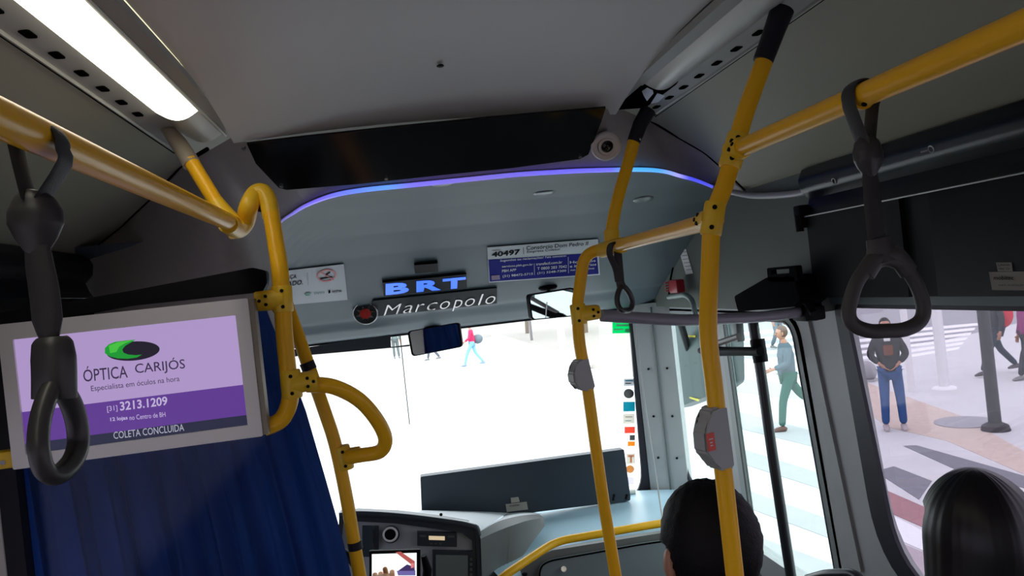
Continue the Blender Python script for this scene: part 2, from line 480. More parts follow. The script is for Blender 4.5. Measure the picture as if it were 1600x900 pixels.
# corner post beside the windshield
def postq(x0, x1, y0, y1):
    a = [Vector((1.045, 3.70, 1.62)), Vector((1.2, 3.57, 1.62)), Vector((1.2, 3.57, .55)), Vector((1.045, 3.70, .55))]
    return a
struct('trim_7', prism(nb(), postq(0, 0, 0, 0), (.04, .05, 0)), M_pillar)
struct('trim_7', sweep(nb(), [Vector((1.125, 3.628, 1.60)), Vector((1.125, 3.628, .66))], .004, n=6), mat('seam', (.12, .14, .14), .6))
for z in (1.53, 1.29, 1.05, .84):
    for x in (1.09, 1.165):
        p = Vector((x, 3.70 - (x - 1.045) * .8387 - .003, z))
        bm = nb(); cyl(bm, p, p + Vector((-.003, -.004, 0)), .006, 8); struct('trim_8', bm, M_black)

# front wall with windshield
def fq(*xz): return [Vector((x, YF, z)) for x, z in xz]
struct('window_3', ring(nb(), rrect(fq((-1.25, 1.9), (1.25, 1.9), (1.25, 0), (-1.25, 0)), 0, 8), rrect(fq((-1.12, 1.615), (1.062, 1.615), (1.035, .60), (-1.12, .60)), [.1, .03, .14, .1], 8), (0, .05, 0)), M_head)
struct('window_3', ring(nb(), rrect(fq((-1.13, 1.63), (1.07, 1.63), (1.045, .59), (-1.13, .59)), [.1, .04, .16, .1], 8), rrect(fq((-1.09, 1.60), (1.035, 1.60), (1.005, .63), (-1.09, .63)), [.1, .02, .15, .1], 8), (0, -.015, 0)), M_rub)
struct('window_3', prism(nb(), [p + Vector((0, .02, 0)) for p in rrect(fq((-1.1, 1.61), (1.05, 1.61), (1.03, .61), (-1.1, .61)), .1, 8)], (0, .005, 0)), G_clear)
# left wall with its windows (never seen, they let the daylight in)
def lq(*yz): return [Vector((XL, y, z)) for y, z in yz]
bm = ring(nb(), rrect(lq((1.5, 2.32), (-3, 2.32), (-3, 0), (1.5, 0)), 0, 4), rrect(lq((1.2, 1.61), (-2.9, 1.61), (-2.9, .85), (1.2, .85)), .1, 4), -DX); struct('wall_left', bm, M_pillar)
bm = ring(nb(), rrect(lq((3.8, 2.32), (1.5, 2.32), (1.5, 0), (3.8, 0)), 0, 4), rrect(lq((3.5, 1.58), (1.95, 1.58), (1.95, .8), (3.5, .8)), .1, 4), -DX); struct('wall_left', bm, M_pillar)
bm = prism(nb(), [p + Vector((-.02, 0, 0)) for p in rrect(lq((1.2, 1.61), (-2.9, 1.61), (-2.9, .85), (1.2, .85)), .1, 4)], (-.005, 0, 0)); struct('window_4', bm, G_side)
bm = prism(nb(), [p + Vector((-.02, 0, 0)) for p in rrect(lq((3.5, 1.58), (1.95, 1.58), (1.95, .8), (3.5, .8)), .1, 4)], (-.005, 0, 0)); struct('window_5', bm, G_side)

# ------------------------------------------------------------ light channels
M_scrap = mat('silver_scrap', (.85, .85, .88), .35, metal=.3)
def channel(s, name, label, lens_end, lit):
    t = thing(name, label, 'ceiling light', (s * .57, .6, 2.22))
    zz = 2.232
    # inner flange
    y0 = -2.95; ye = 1.9
    ob('flange', box(nb(), (min(s * .47, s * .505), y0, zz - .006), (max(s * .47, s * .505), ye, zz + .01)), M_flange, t)
    def fl(u, v):
        x = .592 + .063 * u; y = y0 + (ye + .16 * u - y0) * v
        return Vector((s * x, y, zz - .004 - .005 * u))
    ob('flange', grid(nb(), fl, 2, 8), M_flange, t)
    ob('rail', sweep(nb(), [Vector((s * .652, y0, zz - .010)), Vector((s * .652, 2.04, zz - .010))], .004, n=6), M_flange, t)
    ob('rail', sweep(nb(), [Vector((s * .660, y0, zz - .006)), Vector((s * .660, 2.08, zz - .008))], .004, n=6), M_dark, t)
    def lens(u, v, y0=y0, y1=lens_end):
        x = .505 + .088 * u
        return Vector((s * x, y0 + (y1 - y0) * v, zz - .002 - .020 * math.sin(PI * u)))
    ob('lens', grid(nb(), lens, 12, 4), M_lamp if lit else M_lens, t)
    k = 0; y = 1.972 if s > 0 else 1.683
    while y > -2.4 and k < 42:
        bm = prism(nb(), [p for p in rrect([Vector((s * .625 + dx, y + dy, zz - .0085)) for dx, dy in ((-.008, -.016), (.008, -.016), (.008, .016), (-.008, .016))], .005, 3)], (0, 0, .003))
        ob('slot', bm, M_dark, t, smooth=False); y -= .097; k += 1
    if lit:
        def cap(u, v): return lens(u, v, lens_end, 1.93)
        ob('end_cap', grid(nb(), cap, 12, 4), M_cap, t)
        ob('lens_edge', sweep(nb(), [Vector((s * .5, y0, zz - .008)), Vector((s * .5, 1.93, zz - .008))], .004, n=6), M_cap, t)
    else:
        ob('open_end', box(nb(), (.500, lens_end + .004, zz - .008), (.592, 1.97, zz + .03)), M_dark, t)
        ob('reflector_scrap', prism(nb(), P(dict(Z=2.2215), (1003, 143), (1018, 133), (1021, 146), (1011, 158), (1006, 150)), (0, 0, .001)), M_scrap, t, smooth=False)
        ob('reflector_scrap', prism(nb(), P(dict(Z=2.2215), (1017, 162), (1027, 146), (1039, 150), (1028, 160)), (0, 0, .001)), M_scrap, t, smooth=False)
        ob('lens_rim', sweep(nb(), [lens(u / 8, 1) for u in range(9)], .003, n=6), M_dark, t)
    return t
channel(-1, 'ceiling_light', 'long glowing white strip light in its slotted grey channel, left of the aisle', 1.70, True)
channel(1, 'ceiling_light', 'unlit strip light with dull lens and broken open black end, right of the aisle', 1.735, False)

# ------------------------------------------------------------ smoked panel over the cab
def bulk_pt(px, py, lift=.006):
    # surface between straight ceiling edge and arc near the middle: plane through three points
    a, b, c = Lc, Rc, ARC[(ia + ib) // 2]
    n = (b - a).cross(c - a).normalized()
    if n.y > 0: n = -n
    d = camR * (px - 800) + camU * (450 - py) + camF * FPX
    t = (a - EYE).dot(n) / d.dot(n)
    return EYE + d * t + n * lift, n
pp = [(386, 219), (470, 209), (600, 195), (760, 179), (945, 163), (938, 185), (918, 236), (905, 243), (800, 257), (690, 268), (560, 282), (448, 291), (436, 288), (400, 250)]
q = [bulk_pt(*p)[0] for p in pp]; n_ = bulk_pt(600, 250)[1]
t = thing('smoked_panel', 'long black glossy panel with cut corners on the bulkhead above the blue light strip', 'panel', q[10])
ob('panel', prism(nb(), q, n_ * .006), M_blackg, t, smooth=False)
for p in [(381, 224), (440, 284), (603, 272), (905, 238)]:
    c, nn = bulk_pt(*p, lift=.012); bm = nb(); cyl(bm, c, c + nn * .005, .005, 10); ob('screw', bm, M_steel, t)

# ------------------------------------------------------------ blue light strip
def vcol_emit(name):
    m = bpy.data.materials.new(name); m.use_nodes = True; tt = m.node_tree; b = tt.nodes['Principled BSDF']
    a = tt.nodes.new('ShaderNodeVertexColor'); a.layer_name = 'glow'
    tt.links.new(a.outputs[0], b.inputs['Emission Color']); b.inputs['Emission Strength'].default_value = 1.0
    b.inputs['Base Color'].default_value = (.45, .44, .5, 1); b.inputs['Roughness'].default_value = .3
    return m
t = thing('light_strip', 'thin violet blue light strip curving across the top of the cab dome', 'light strip', ARC[len(ARC) // 2])
rimpts = [p + Vector((0, -.004, -.004)) for p in ARC]
ob('rim', sweep(nb(), rimpts, .0055, n=8), mat('rim_lilac', (.42, .41, .46), .3), t)
NA = len(ARC)
seg = [p + Vector((0, -.012, -.008)) for p in ARC[3:]]
bm = sweep(nb(), seg, [.002, .0045] + [.0062] * 5 + [.0062, .005], n=8)
o = ob('diffuser', bm, vcol_emit('led_glow'), t)
ca = o.data.color_attributes.new('glow', 'FLOAT_COLOR', 'POINT')
org = Vector(t.location)
keys = [(-.55, (.10, .10, .16)), (-.42, (.12, .10, .5)), (-.3, (.16, .12, .9)), (-.2, (.09, .20, 1.0)), (-.12, (.08, .3, 1.0)), (-.06, (.16, .13, .85)), (.1, (.16, .12, .6)), (.3, (.12, .10, .75)), (.5, (.12, .12, 1.0)), (.56, (.05, .4, 1.0)), (.68, (.05, .35, 1.0)), (.78, (.35, .33, .9)), (.85, (.04, .05, .9)), (1.2, (.10, .10, .35))]
for i, v in enumerate(o.data.vertices):
    x = v.co.x + org.x; c = keys[-1][1]
    for (a, ka), (b, kb) in zip(keys, keys[1:]):
        if x <= b:
            f = max(0, (x - a) / (b - a)); c = tuple(ka[j] + (kb[j] - ka[j]) * f for j in range(3)); break
    ca.data[i].color = (*[q_ * 1.2 for q_ in c], 1)

# dome vents
for i, (p, w) in enumerate([((690, 287), .03), ((850, 301), .036), ((1005, 311), .038)]):
    c = on_dome(*p); n_ = dome_n(c.y); bm = nb()
    ax = Vector((1, 0, 0)); ay = n_.cross(ax)
    M = Matrix((ax, ay, n_)).transposed()
    ell(bm, c + n_ * .001, (w, w, .006), M, 20, 8)
    o = ob('dome_spotlight', bm, mat('spot_grey', (.16, .20, .21), .3))
    tag(o, ['small round unlit downlight in the cab dome, leftmost just under the blue strip', 'small round unlit downlight in the middle of the cab dome', 'small round unlit downlight in the cab dome, right of the upper middle pole'][i], 'downlight', 'downlights in the cab dome')
c = on_dome(688, 101 + 0) if False else V(688, 103, Z=2.25)
bm = nb(); ell(bm, c, (.008, .008, .003)); o = ob('ceiling_rivet', bm, M_black); tag(o, 'tiny dark rivet in the middle of the ceiling', 'rivet')

# round camera beside the panel
c = V(946, 226, Y=1.90)
t = thing('ceiling_camera', 'round pale-ringed camera eye on the bulkhead beside the black panel', 'camera', c)
nrm = Vector((-.12, -.85, -.5)).normalized()
def disc(bm, c, n_, r, h, seg=28):
    n_ = Vector(n_).normalized(); sweep(bm, [c, c + n_ * h], r, n=seg); return bm
def torus(bm, c, n_, R, r, n=28, m=10):
    n_ = Vector(n_).normalized(); a = n_.orthogonal().normalized(); b = n_.cross(a)
    return sweep(bm, [c + (a * math.cos(2 * PI * k / n) + b * math.sin(2 * PI * k / n)) * R for k in range(n)], r, n=m, closed=True)
mring = mat('pale_ring', (.62, .58, .54), .35)
bm = torus(nb(), c + nrm * .01, nrm, .031, .009); ob('outer_ring', bm, mring, t)
ob('housing', disc(nb(), c - nrm * .02, nrm, .030, .025), M_black, t)
ob('inner_ring', torus(nb(), c + nrm * .014 + Vector((.002, 0, 0)), nrm, .0195, .004), mring, t)
bm = nb(); ell(bm, c + nrm * .006, (.016, .016, .016)); ob('camera_lens', bm, M_blackg, t)

# ------------------------------------------------------------ display letters, plate, stickers on the dome
def dome_quad(bl, br, tr, tl, nx=8, ny=12, lift=.004, th=.004):
    """patch following the dome between four photo corners"""
    A, B, Cc, D = [on_dome(*p) for p in (bl, br, tr, tl)]
    bm = nb(); rows = []
    for j in range(ny + 1):
        row = []
        for i in range(nx + 1):
            u, v = i / nx, j / ny
            p = proj_dome(A.lerp(B, u).lerp(D.lerp(Cc, u), v)); row.append(p)
        rows.append(row)
    def layer(l):
        return [[bm.verts.new(p + dome_n(p.y) * l) for p in r] for r in rows]
    a = layer(lift); b = layer(lift + th)
    for L in (a, b):
        for j in range(ny):
            for i in range(nx): bm.faces.new((L[j][i], L[j][i + 1], L[j + 1][i + 1], L[j + 1][i]))
    edge = [(0, i) for i in range(nx)] + [(j, nx) for j in range(ny)] + [(ny, i) for i in range(nx, 0, -1)] + [(j, 0) for j in range(ny, 0, -1)]
    for k in range(len(edge)):
        (j, i), (j2, i2) = edge[k], edge[(k + 1) % len(edge)]
        bm.faces.new((a[j][i], a[j2][i2], b[j2][i2], b[j][i]))
    return bm
def dome_text(s, m, parent, bl, br, tl, lift=.006, thick=0, **k):
    A, B, D = on_dome(*bl), on_dome(*br), on_dome(*tl)
    n_ = dome_n((A.y + D.y) / 2)
    return text_on(s, 'lettering', m, parent, A, B, D, n_ * lift, thick, proj=proj_dome, **k)

t = thing('lit_display', 'small black display with glowing blue letters BRT on the cab dome', 'display', on_dome(665, 445))
ob('case', dome_quad((599, 458), (729, 446), (728, 424), (597, 437), th=.010), M_black, t)
M_blue = mat('blue_glow', (.02, .05, .4), .4, emit=(.035, .17, 1.0), es=1.1)
for s, x0, x1 in (('B', 602, 638), ('R', 650, 688), ('T', 691, 726)):
    yb = lambda x: 456 - (x - 602) * .094
    yt = lambda x: 438.5 - (x - 602) * .085
    dome_text(s, M_blue, t, (x0, yb(x0)), (x1, yb(x1)), (x0, yt(x0)), lift=.0155, thick=.001, bold=.045)
o = ob('sensor_box', dome_quad((648, 422), (684, 419), (683, 406), (647, 409), th=.012), M_black); tag(o, 'tiny black rectangular sensor box above the blue letters', 'sensor')

t = thing('name_plate', 'dark plate with chrome script letters and a round red-centred emblem', 'name plate', on_dome(670, 470))
M_plate = mat('plate_dark', (.022, .026, .03), .6, spec=.1)
ob('plate', dome_quad((580, 492), (776, 471), (776, 447), (582, 467), nx=12, lift=.004, th=.006), M_plate, t)
ws = 'Marcopolo'
xs = [597, 627, 646, 664, 684, 704, 723, 743, 755, 775]
for i, chx in enumerate(ws):
    a, b = xs[i] + 2, xs[i + 1] - 3
    yb = lambda x: 489 - (x - 597) * .11
    up_ = {'M': 17, 'l': 17}.get(chx, 12); dn = 5 if chx == 'p' else 0
    if chx in 'M': up_ = 16
    if chx == 'l': a += 1; b = a + 7
    dome_text(chx, M_dchrome, t, (a, yb(a) + dn), (b, yb(b) + dn), (a + 2, yb(a) - up_), lift=.0125, thick=.002, bold=-.012, shear=.15)
n_ = Vector((-.1, -.9, -.42)).normalized(); c = on_dome(572, 484) + n_ * .024 
ob('emblem_disc', disc(nb(), c - n_ * .02, n_, .054, .030), mat('emblem_dark', (.03, .035, .038), .5, spec=.15), t)
ob('emblem_ring', torus(nb(), c + n_ * .012, n_, .052, .0030), M_chrome, t)
ob('emblem_centre', disc(nb(), c + n_ * .012, n_, .024, .006), mat('emblem_red', (.5, .03, .02), .3), t)
for k in range(8):
    a = Vector((1, 0, 0)); b = n_.cross(a); d = a * math.cos(k * PI / 4 + .2) + b * math.sin(k * PI / 4 + .2); e = n_.cross(d)
    bm = prism(nb(), [c + n_ * .012 + d * .024 + e * .007 + n_ * .002, c + n_ * .014 + d * .042, c + n_ * .014 + d * .024 - e * .007], n_ * .002); ob('emblem_ray', bm, M_chrome, t, smooth=False)

# no-smoking notice
t = thing('notice_sticker', 'white notice with a red no-smoking circle on the left of the cab dome', 'sticker', on_dome(490, 445))
ob('paper', dome_quad((428, 477), (543, 467), (537, 411), (424, 424), th=.001), M_white, t)
dome_text('POR FAVOR, FAÇA', M_ink, t, (400, 441), (463, 434), (400, 433), lift=.0068, bold=.01)
dome_text('NÃO FUME ARMADO.', M_ink, t, (378, 454), (473, 442), (378, 445), lift=.0068, bold=.02)
def dome_circle(cx, cy, rx, ry, w, m, name, parent, tilt=-.09):
    a = [on_dome(cx + rx * math.cos(k * PI / 16), cy + ry * math.sin(k * PI / 16) + tilt * rx * math.cos(k * PI / 16), .0068) for k in range(32)]
    b = [on_dome(cx + (rx - w) * math.cos(k * PI / 16), cy + (ry - w) * math.sin(k * PI / 16) + tilt * (rx - w) * math.cos(k * PI / 16), .0068) for k in range(32)]
    return ob(name, ring(nb(), a, b, dome_n(a[0].y) * .0008), m, parent, smooth=False)
dome_circle(510, 428, 15, 10, 2.2, M_red, 'prohibition_ring', t)
def dome_poly(m, name, parent, *pp, lift=.0068):
    return ob(name, prism(nb(), [on_dome(*p, lift) for p in pp], dome_n(on_dome(*pp[0]).y) * .0006), m, parent, smooth=False)
dome_poly(M_red, 'prohibition_bar', t, (499, 423), (501, 421.5), (522, 434), (520, 435.5))
dome_poly(M_ink, 'cigarette', t, (500, 432), (519, 429), (519, 431), (500, 434))
dome_poly(M_ink, 'smoke', t, (508, 427), (515, 422), (516, 423.5), (509, 428.5))
dome_poly(mat('logo_green', (.02, .18, .12), .5), 'logo', t, (475, 457), (480, 454), (486, 456), (484, 459), (478, 460))
dome_text('bhtrans', mat('logo_teal', (.06, .2, .18), .5), t, (491, 458), (507, 456), (491, 454), lift=.0068, bold=.01)
dome_poly(M_ink, 'crest', t, (513, 456), (516, 455.6), (516, 451), (513, 451.5))
dome_text('PREFEITURA', M_ink, t, (519, 456), (534, 454), (519, 452), lift=.0068, bold=.01)
for a, b in (((463, 427), (482, 425)),):
    dome_poly(mat('frame_line', (.35, .36, .38), .5), 'frame_line', t, (480, 424), (481, 424), (482, 443), (481, 443))

# vehicle number notice
t = thing('vehicle_notice', 'long white and navy notice numbered 40497 on the right of the cab dome', 'sticker', on_dome(850, 410))
ob('paper', dome_quad((764, 440), (937, 428), (934, 372), (761, 385), th=.001), M_white, t)
ob('navy_field', dome_quad((765, 438), (935, 426), (932, 393), (763, 404), lift=.0058, th=.0006), M_navy, t)
dome_text('Veículo', M_ink, t, (768, 390), (781, 389), (768, 388), lift=.0066)
dome_text('40497', M_ink, t, (768, 400), (812, 395.5), (768, 391.5), lift=.0066, bold=.035)
dome_poly(M_ink, 'rule', t, (817, 384), (817.6, 384), (818, 395), (817.4, 395), lift=.0066)
dome_text('Consórcio Dom Pedro II', M_ink, t, (822, 388.5), (918, 381), (822, 382.5), lift=.0066, bold=.01)
dome_text('Empresa Coletur', M_ink, t, (823, 394.5), (875, 390), (823, 389.5), lift=.0066, bold=.005)
L_ = [('Sugestões ou reclamações? Fale conosco:', 781, 407.5, 884, 399.5, 4.6), ('servicos.pbh.gov.br', 784, 416.5, 832, 413, 4.2), ('PBH APP', 784, 423, 806, 421, 4.0), ('(31) 98472-5715', 785, 432, 832, 428, 4.6),
      ('transfacil.com.br', 837, 412.3, 878, 409, 4.2), ('T 0800 283 7042', 839, 419.6, 885, 416, 4.4), ('(31) 3248-7300', 839, 427, 884, 423, 4.4), ('Horários', 890, 409.5, 930, 406.5, 4), ('e itinerários', 890, 415.8, 931, 412.5, 4), ('no aplicativo', 891, 422, 928, 419, 4)]
for s, x0, y0, x1, y1, h in L_:
    dome_text(s, M_whitebr, t, (x0, y0), (x1, y1), (x0, y0 - h), lift=.0078, bold=.008)
dome_poly(M_whitebr, 'rule', t, (834, 409), (834.5, 409), (835, 427), (834.5, 427), lift=.0078)
dome_poly(M_whitebr, 'rule', t, (887, 399), (887.5, 399), (888, 424), (887.5, 424), lift=.0078)
dome_poly(mat('mauve', (.10, .02, .12), .5), 'small_field', t, (767, 428), (780, 427), (781, 434), (768, 435), lift=.0078)

# ------------------------------------------------------------ tubes
def tube_thing(name, label, cat, pts, r, m=M_yel, smooth_n=0, group=None, base=None):
    pts = [Vector(p) for p in pts]
    t = thing(name, label, cat, base or min(pts, key=lambda p: p.z), group)
    ob('tube', sweep(nb(), catmull(pts, smooth_n) if smooth_n else pts, r, n=20), m, t)
    return t
def bend(pts, rad=.05, n=6):
    """polyline with rounded corners"""
    pts = [Vector(p) for p in pts]; out = [pts[0]]
    for a, p, b in zip(pts, pts[1:], pts[2:]):
        A = (a - p); B = (b - p); r = min(rad, A.length * .45, B.length * .45)
        p0 = p + A.normalized() * r; p1 = p + B.normalized() * r
        for k in range(n + 1):
            s = k / n; out.append(p0 * (1 - s) ** 2 + p * 2 * s * (1 - s) + p1 * s * s)
    out.append(pts[-1]); return out
def clamp(parent, c, ax_main, h, ax_arm=None, arm=0, r=.021, name='clamp', bolts=True, toward=None):
    c = Vector(c); a = Vector(ax_main).normalized(); bm = nb()
    sweep(bm, [c - a * h / 2, c - a * h * .44, c + a * h * .44, c + a * h / 2], [r * .93, r, r, r * .93], n=20)
    b = None
    if ax_arm is not None:
        b = Vector(ax_arm).normalized()
        sweep(bm, [c, c + b * arm * .93, c + b * arm], [r * 1.05, r * .95, r * .86], ry=[r * 1.15, r * .95, r * .86], hint=a, n=20)
    o = ob(name, bm, M_yelc, parent)
    if bolts:
        n_ = (EYE - c).normalized() if toward is None else Vector(toward).normalized()
        n_ = (n_ - a * n_.dot(a)).normalized()
        spots_ = [c + a * h * .3, c - a * h * .3]
        for s in spots_:
            cyl(bm := nb(), s + n_ * (r - .004), s + n_ * (r + .001), .0042, 10); ob('bolt', bm, M_black, o)
        if b is not None:
            n2 = (n_ - b * n_.dot(b)).normalized()
            for k, (f, g) in enumerate(((.62, .25), (.62, -.25), (.85, 0))):
                s = c + b * arm * f + a * (g * r * 1.6)
                cyl(bm := nb(), s + n2 * (r - .005), s + n2 * (r + .0005), .0038, 10); ob('bolt', bm, M_black, o)
    return o

# right aisle rail (runs fore and aft)
r_end = V(1148, 233, X=.47)
rr0 = Vector((.47, -.9, 1.972)); 
t = tube_thing('ceiling_handrail', 'thick yellow overhead handrail running along the right side', 'handrail', [rr0, Vector((.47, r_end.y, 1.972))], .0155, base=(.47, .3, 1.95))
def rail_screw(t, c, n_):
    n_ = Vector(n_).normalized(); bm = nb(); cyl(bm, c + n_ * .013, c + n_ * .0165, .0035, 10); ob('screw', bm, M_black, t)
rail_screw(t, V(1354, 148, X=.47), Vector((-.5, -.3, -.8)))
ob('joint_ring', sweep(nb(), [V(1349, 150, X=.47), V(1346, 151, X=.47) + Vector((0, .002, 0))], .0168, n=20), M_yel, t)

# right main pole
y = r_end.y
pts = P(dict(Y=y), (1197, 88), (1165, 175), (1148, 235), (1132, 290), (1114, 342), (1109, 420), (1109, 520), (1113, 600), (1122, 680), (1131, 760), (1143, 900))
for k in range(6, 11): pts[k].x = .385
top = V(1209, 45, Y=y)
pole_pts = catmull(pts, 5) + [Vector((pts[-1].x, y, z)) for z in (1.0, .5, .0)]
t = thing('grab_pole', 'tall yellow pole at right with a grey stop button, in front of the short-haired passenger', 'grab pole', (pts[-1].x, y, 0))
ob('tube', sweep(nb(), pole_pts, .0155, n=20), M_yel, t)
ob('sleeve', sweep(nb(), [V(1192, 96, Y=y), V(1211, 45, Y=y), V(1222, 16, Y=y)], [.0175, .019, .021], n=20), M_rub, t)
o = clamp(t, V(1147, 236, Y=y), V(1160, 195, Y=y) - V(1138, 270, Y=y), .062, (0, -1, 0), .035, r=.0195)
o = clamp(t, V(1114, 342, Y=y), V(1122, 310, Y=y) - V(1112, 375, Y=y), .058, V(950, 385, Y=1.85) - V(1114, 342, Y=y), .045, r=.0185)
def stop_button(t, a, b, side, red, r=.0155):
    """grey button housing clamped round a pole between points a (top) and b"""
    a = Vector(a); b = Vector(b); ax = (a - b).normalized(); L = (a - b).length
    s = Vector(side); s = (s - ax * s.dot(ax)).normalized(); f = ax.cross(s)
    prof_ = [(-.022, 0), (-.022, .02), (-.022, 1 - .02), (-.022, 1)]
    out = [(.0, 1.0), (.016, .97), (.020, .80), (.036, .66), (.038, .34), (.022, .16), (.014, .03), (0, 0), (-.018, .02), (-.018, .98)]
    pts = [b + ax * (L * v) + s * u - f * .019 for u, v in out]
    bm = prism(nb(), pts, f * .038)
    bmesh.ops.bevel(bm, geom=[e for e in bm.edges], offset=.004, segments=2, affect='EDGES')
    o = ob('stop_button', bm, mat('button_grey', (.36, .37, .36), .45), t)
    return o, s, f, ax, L, b
o, s_, f_, ax_, L_s, b_ = stop_button(t, V(1113, 633, Y=y), V(1126, 733, Y=y), (-1, -.25, 0), True)
d_ = (EYE - V(1100, 690, Y=y)).normalized()
n2 = -f_ if (-f_).dot(d_) > 0 else f_
q0 = b_ + ax_ * (L_s * .5) + s_ * .027 + n2 * .0195
ob('red_label', obox(nb(), q0, s_, ax_, n2, .016, .030, .0012), mat('label_red', (.75, .06, .03), .4), o, smooth=False)
for dz in (.005, -.001, -.006):
    ob('label_mark', obox(nb(), q0 + n2 * .001 + ax_ * dz, s_, ax_, n2, .008 if dz > 0 else .005, .0018, .0006), M_whitebr, o, smooth=False)

# cross rail bending down into the middle stanchion
YM = 1.85
mp = [V(1112, 345, Y=y), V(1040, 364, Y=1.5), V(957, 386, Y=YM), V(915, 398, Y=YM + .04), V(905, 440, Y=YM + .04), V(903, 490, Y=YM + .04)]
mp2 = bend(mp[:3] + [V(913, 396, Y=YM + .05), V(903, 470, Y=YM + .05)], .07, 7)
low = [V(903, 500, Y=YM + .05), V(906, 540, Y=YM + .05), V(917, 600, Y=YM + .05), V(931, 700, Y=YM + .05), V(944, 790, Y=YM + .05), V(962, 900, Y=YM + .05)]
low = low[:3] + low[3:]
xb = low[-1].x
full = mp2 + catmull(low, 4) + [Vector((xb + .0, YM + .05, z)) for z in (.9, .5, 0)]
t = thing('grab_pole', 'slim yellow pole in the middle with a grey button box, bending into the cross rail', 'grab pole', (xb, YM + .05, 0))
ob('tube', sweep(nb(), full, .0155, n=20), M_yel, t)
clamp(t, V(904, 491, Y=YM + .05), (0, 0, 1), .052, Vector((1, .1, -.0)), .055, r=.0205)
o, s_, f_, ax_, L_s, b_ = stop_button(t, V(905, 560, Y=YM + .05), V(917, 610, Y=YM + .05), (-1, -.25, 0), False)
# upper middle pole from the ceiling down to the cross rail
t = tube_thing('ceiling_strut', 'short yellow strut with black sleeve rising from the cross rail to the dark ceiling socket', 'strut', catmull(P(dict(Y=YM), (992, 215), (983, 250), (968, 300), (957, 350), (955, 385)), 4), .0155)
ob('sleeve', sweep(nb(), P(dict(Y=YM), (990, 222), (1000, 195), (1013, 172)), [.017, .019, .020], n=18), M_rub, t)
clamp(t, V(956, 373, Y=YM), (.06, 0, 1), .045, r=.0195, bolts=False)
ob('clamp', sweep(nb(), [V(940, 391, Y=YM + .02), V(972, 383, Y=YM - .06)], .0195, n=18), M_yelc, t)
cc = V(1000, 217, Y=YM - .02); bm = nb(); ell(bm, cc, (.003, .003, .003)); ob('screw', bm, M_steel, t)

# grey bar to the door
t = tube_thing('door_bar', 'grey horizontal bar from the middle pole to the door header', 'handrail', [V(940, 493, Y=YM + .06), V(1060, 500, Y=1.95), V(1130, 498, Y=2.02), V(1200, 494, Y=2.10), V(1272, 484, Y=2.18)], .016, M_gp, 5)
ob('end_bracket', box(nb(), (1.08, 2.12, 1.575), (1.15, 2.20, 1.62), .01), M_black, t)
bm = nb(); cyl(bm, V(1268, 460, Y=2.17), V(1277, 500, Y=2.17), .012); ob('hinge_pin', bm, M_black, t)

# left aisle rail
lr0 = Vector((-.47, -.9, 1.970)); lr1 = V(378, 356, X=-.47)
t = tube_thing('ceiling_handrail', 'thick yellow overhead handrail along the left side, shining under the lit strip', 'handrail', [lr0, lr1], .0185, base=(-.47, .3, 1.95))
e0 = lr1; e1 = V(402, 303, Y=1.84)
M_ = V(352, 330, Y=1.76)
ob('corner_joint', sweep(nb(), catmull([V(356, 349, X=-.47), V(371, 357, X=-.47), V(383, 345, X=-.455), V(389, 322, Y=1.78), V(398, 304, Y=1.80), V(410, 300, Y=1.80), V(419, 314, Y=1.79), V(424, 340, Y=1.78)], 6), [.0215, .023, .022, .020, .020, .020, .0195], n=18), M_yelc, t)
# hanger to the left ceiling channel
t = tube_thing('ceiling_strut', 'short yellow strut with beige sleeve from the lit strip down to the left rail end', 'strut', [V(297, 250, Y=1.80), V(346, 330, Y=1.77), V(360, 352, Y=1.76)], .0165)
ob('sleeve', sweep(nb(), [V(300, 257, Y=1.80), V(280, 225, Y=1.82), V(258, 196, Y=1.84)], [.020, .019, .014], n=18), mat('beige_sleeve', (.35, .30, .24), .4), t)
ob('clamp', sweep(nb(), [V(336, 315, Y=1.77), V(350, 335, Y=1.765), V(372, 362, Y=1.75)], [.018, .022, .024], n=18), M_yelc, t)
# wall flange behind the joint
c = V(411, 312, Y=1.86)
o = ob('wall_flange', disc(nb(), c, (-.3, -1, -.3), .028, .012), M_rub); tag(o, 'round black rubber flange behind the yellow corner joint', 'flange')

# partition pole beside the screen
YP = 1.72
pts = [V(424, 335, Y=YP + .06), V(431, 380, Y=YP + .03), V(437, 420, Y=YP), V(441, 470, Y=YP), V(445, 530, Y=YP), V(451, 590, Y=YP), V(453, 625, Y=YP), V(440, 655, Y=YP), V(414, 668, Y=YP - .02)]
t = thing('partition_pole', 'yellow bent pole holding the right edge of the information screen', 'grab pole', pts[-1])
ob('tube', sweep(nb(), catmull(pts, 6), .0185, n=20), M_yel, t)
o = clamp(t, V(441, 467, Y=YP), V(440, 450, Y=YP) - V(443, 490, Y=YP), .058, Vector((-1, -.2, 0)), .058, r=.0225)
o = clamp(t, V(455, 600, Y=YP), V(452, 580, Y=YP) - V(456, 620, Y=YP), .062, Vector((1, .15, .02)), .055, r=.0225)
# loop between the partition pole and the front pole
loop = [V(480, 601, Y=YP + .02), V(520, 604, Y=YP + .04), V(560, 624, Y=YP + .08), V(588, 655, Y=YP + .12), V(602, 685, Y=YP + .15), V(594, 705, Y=YP + .17), V(566, 711, Y=YP + .19), V(545, 714, Y=YP + .21)]
t = tube_thing('grab_loop', 'yellow D-shaped grab loop bulging right between the two left poles', 'grab handle', loop, .0178, smooth_n=6)
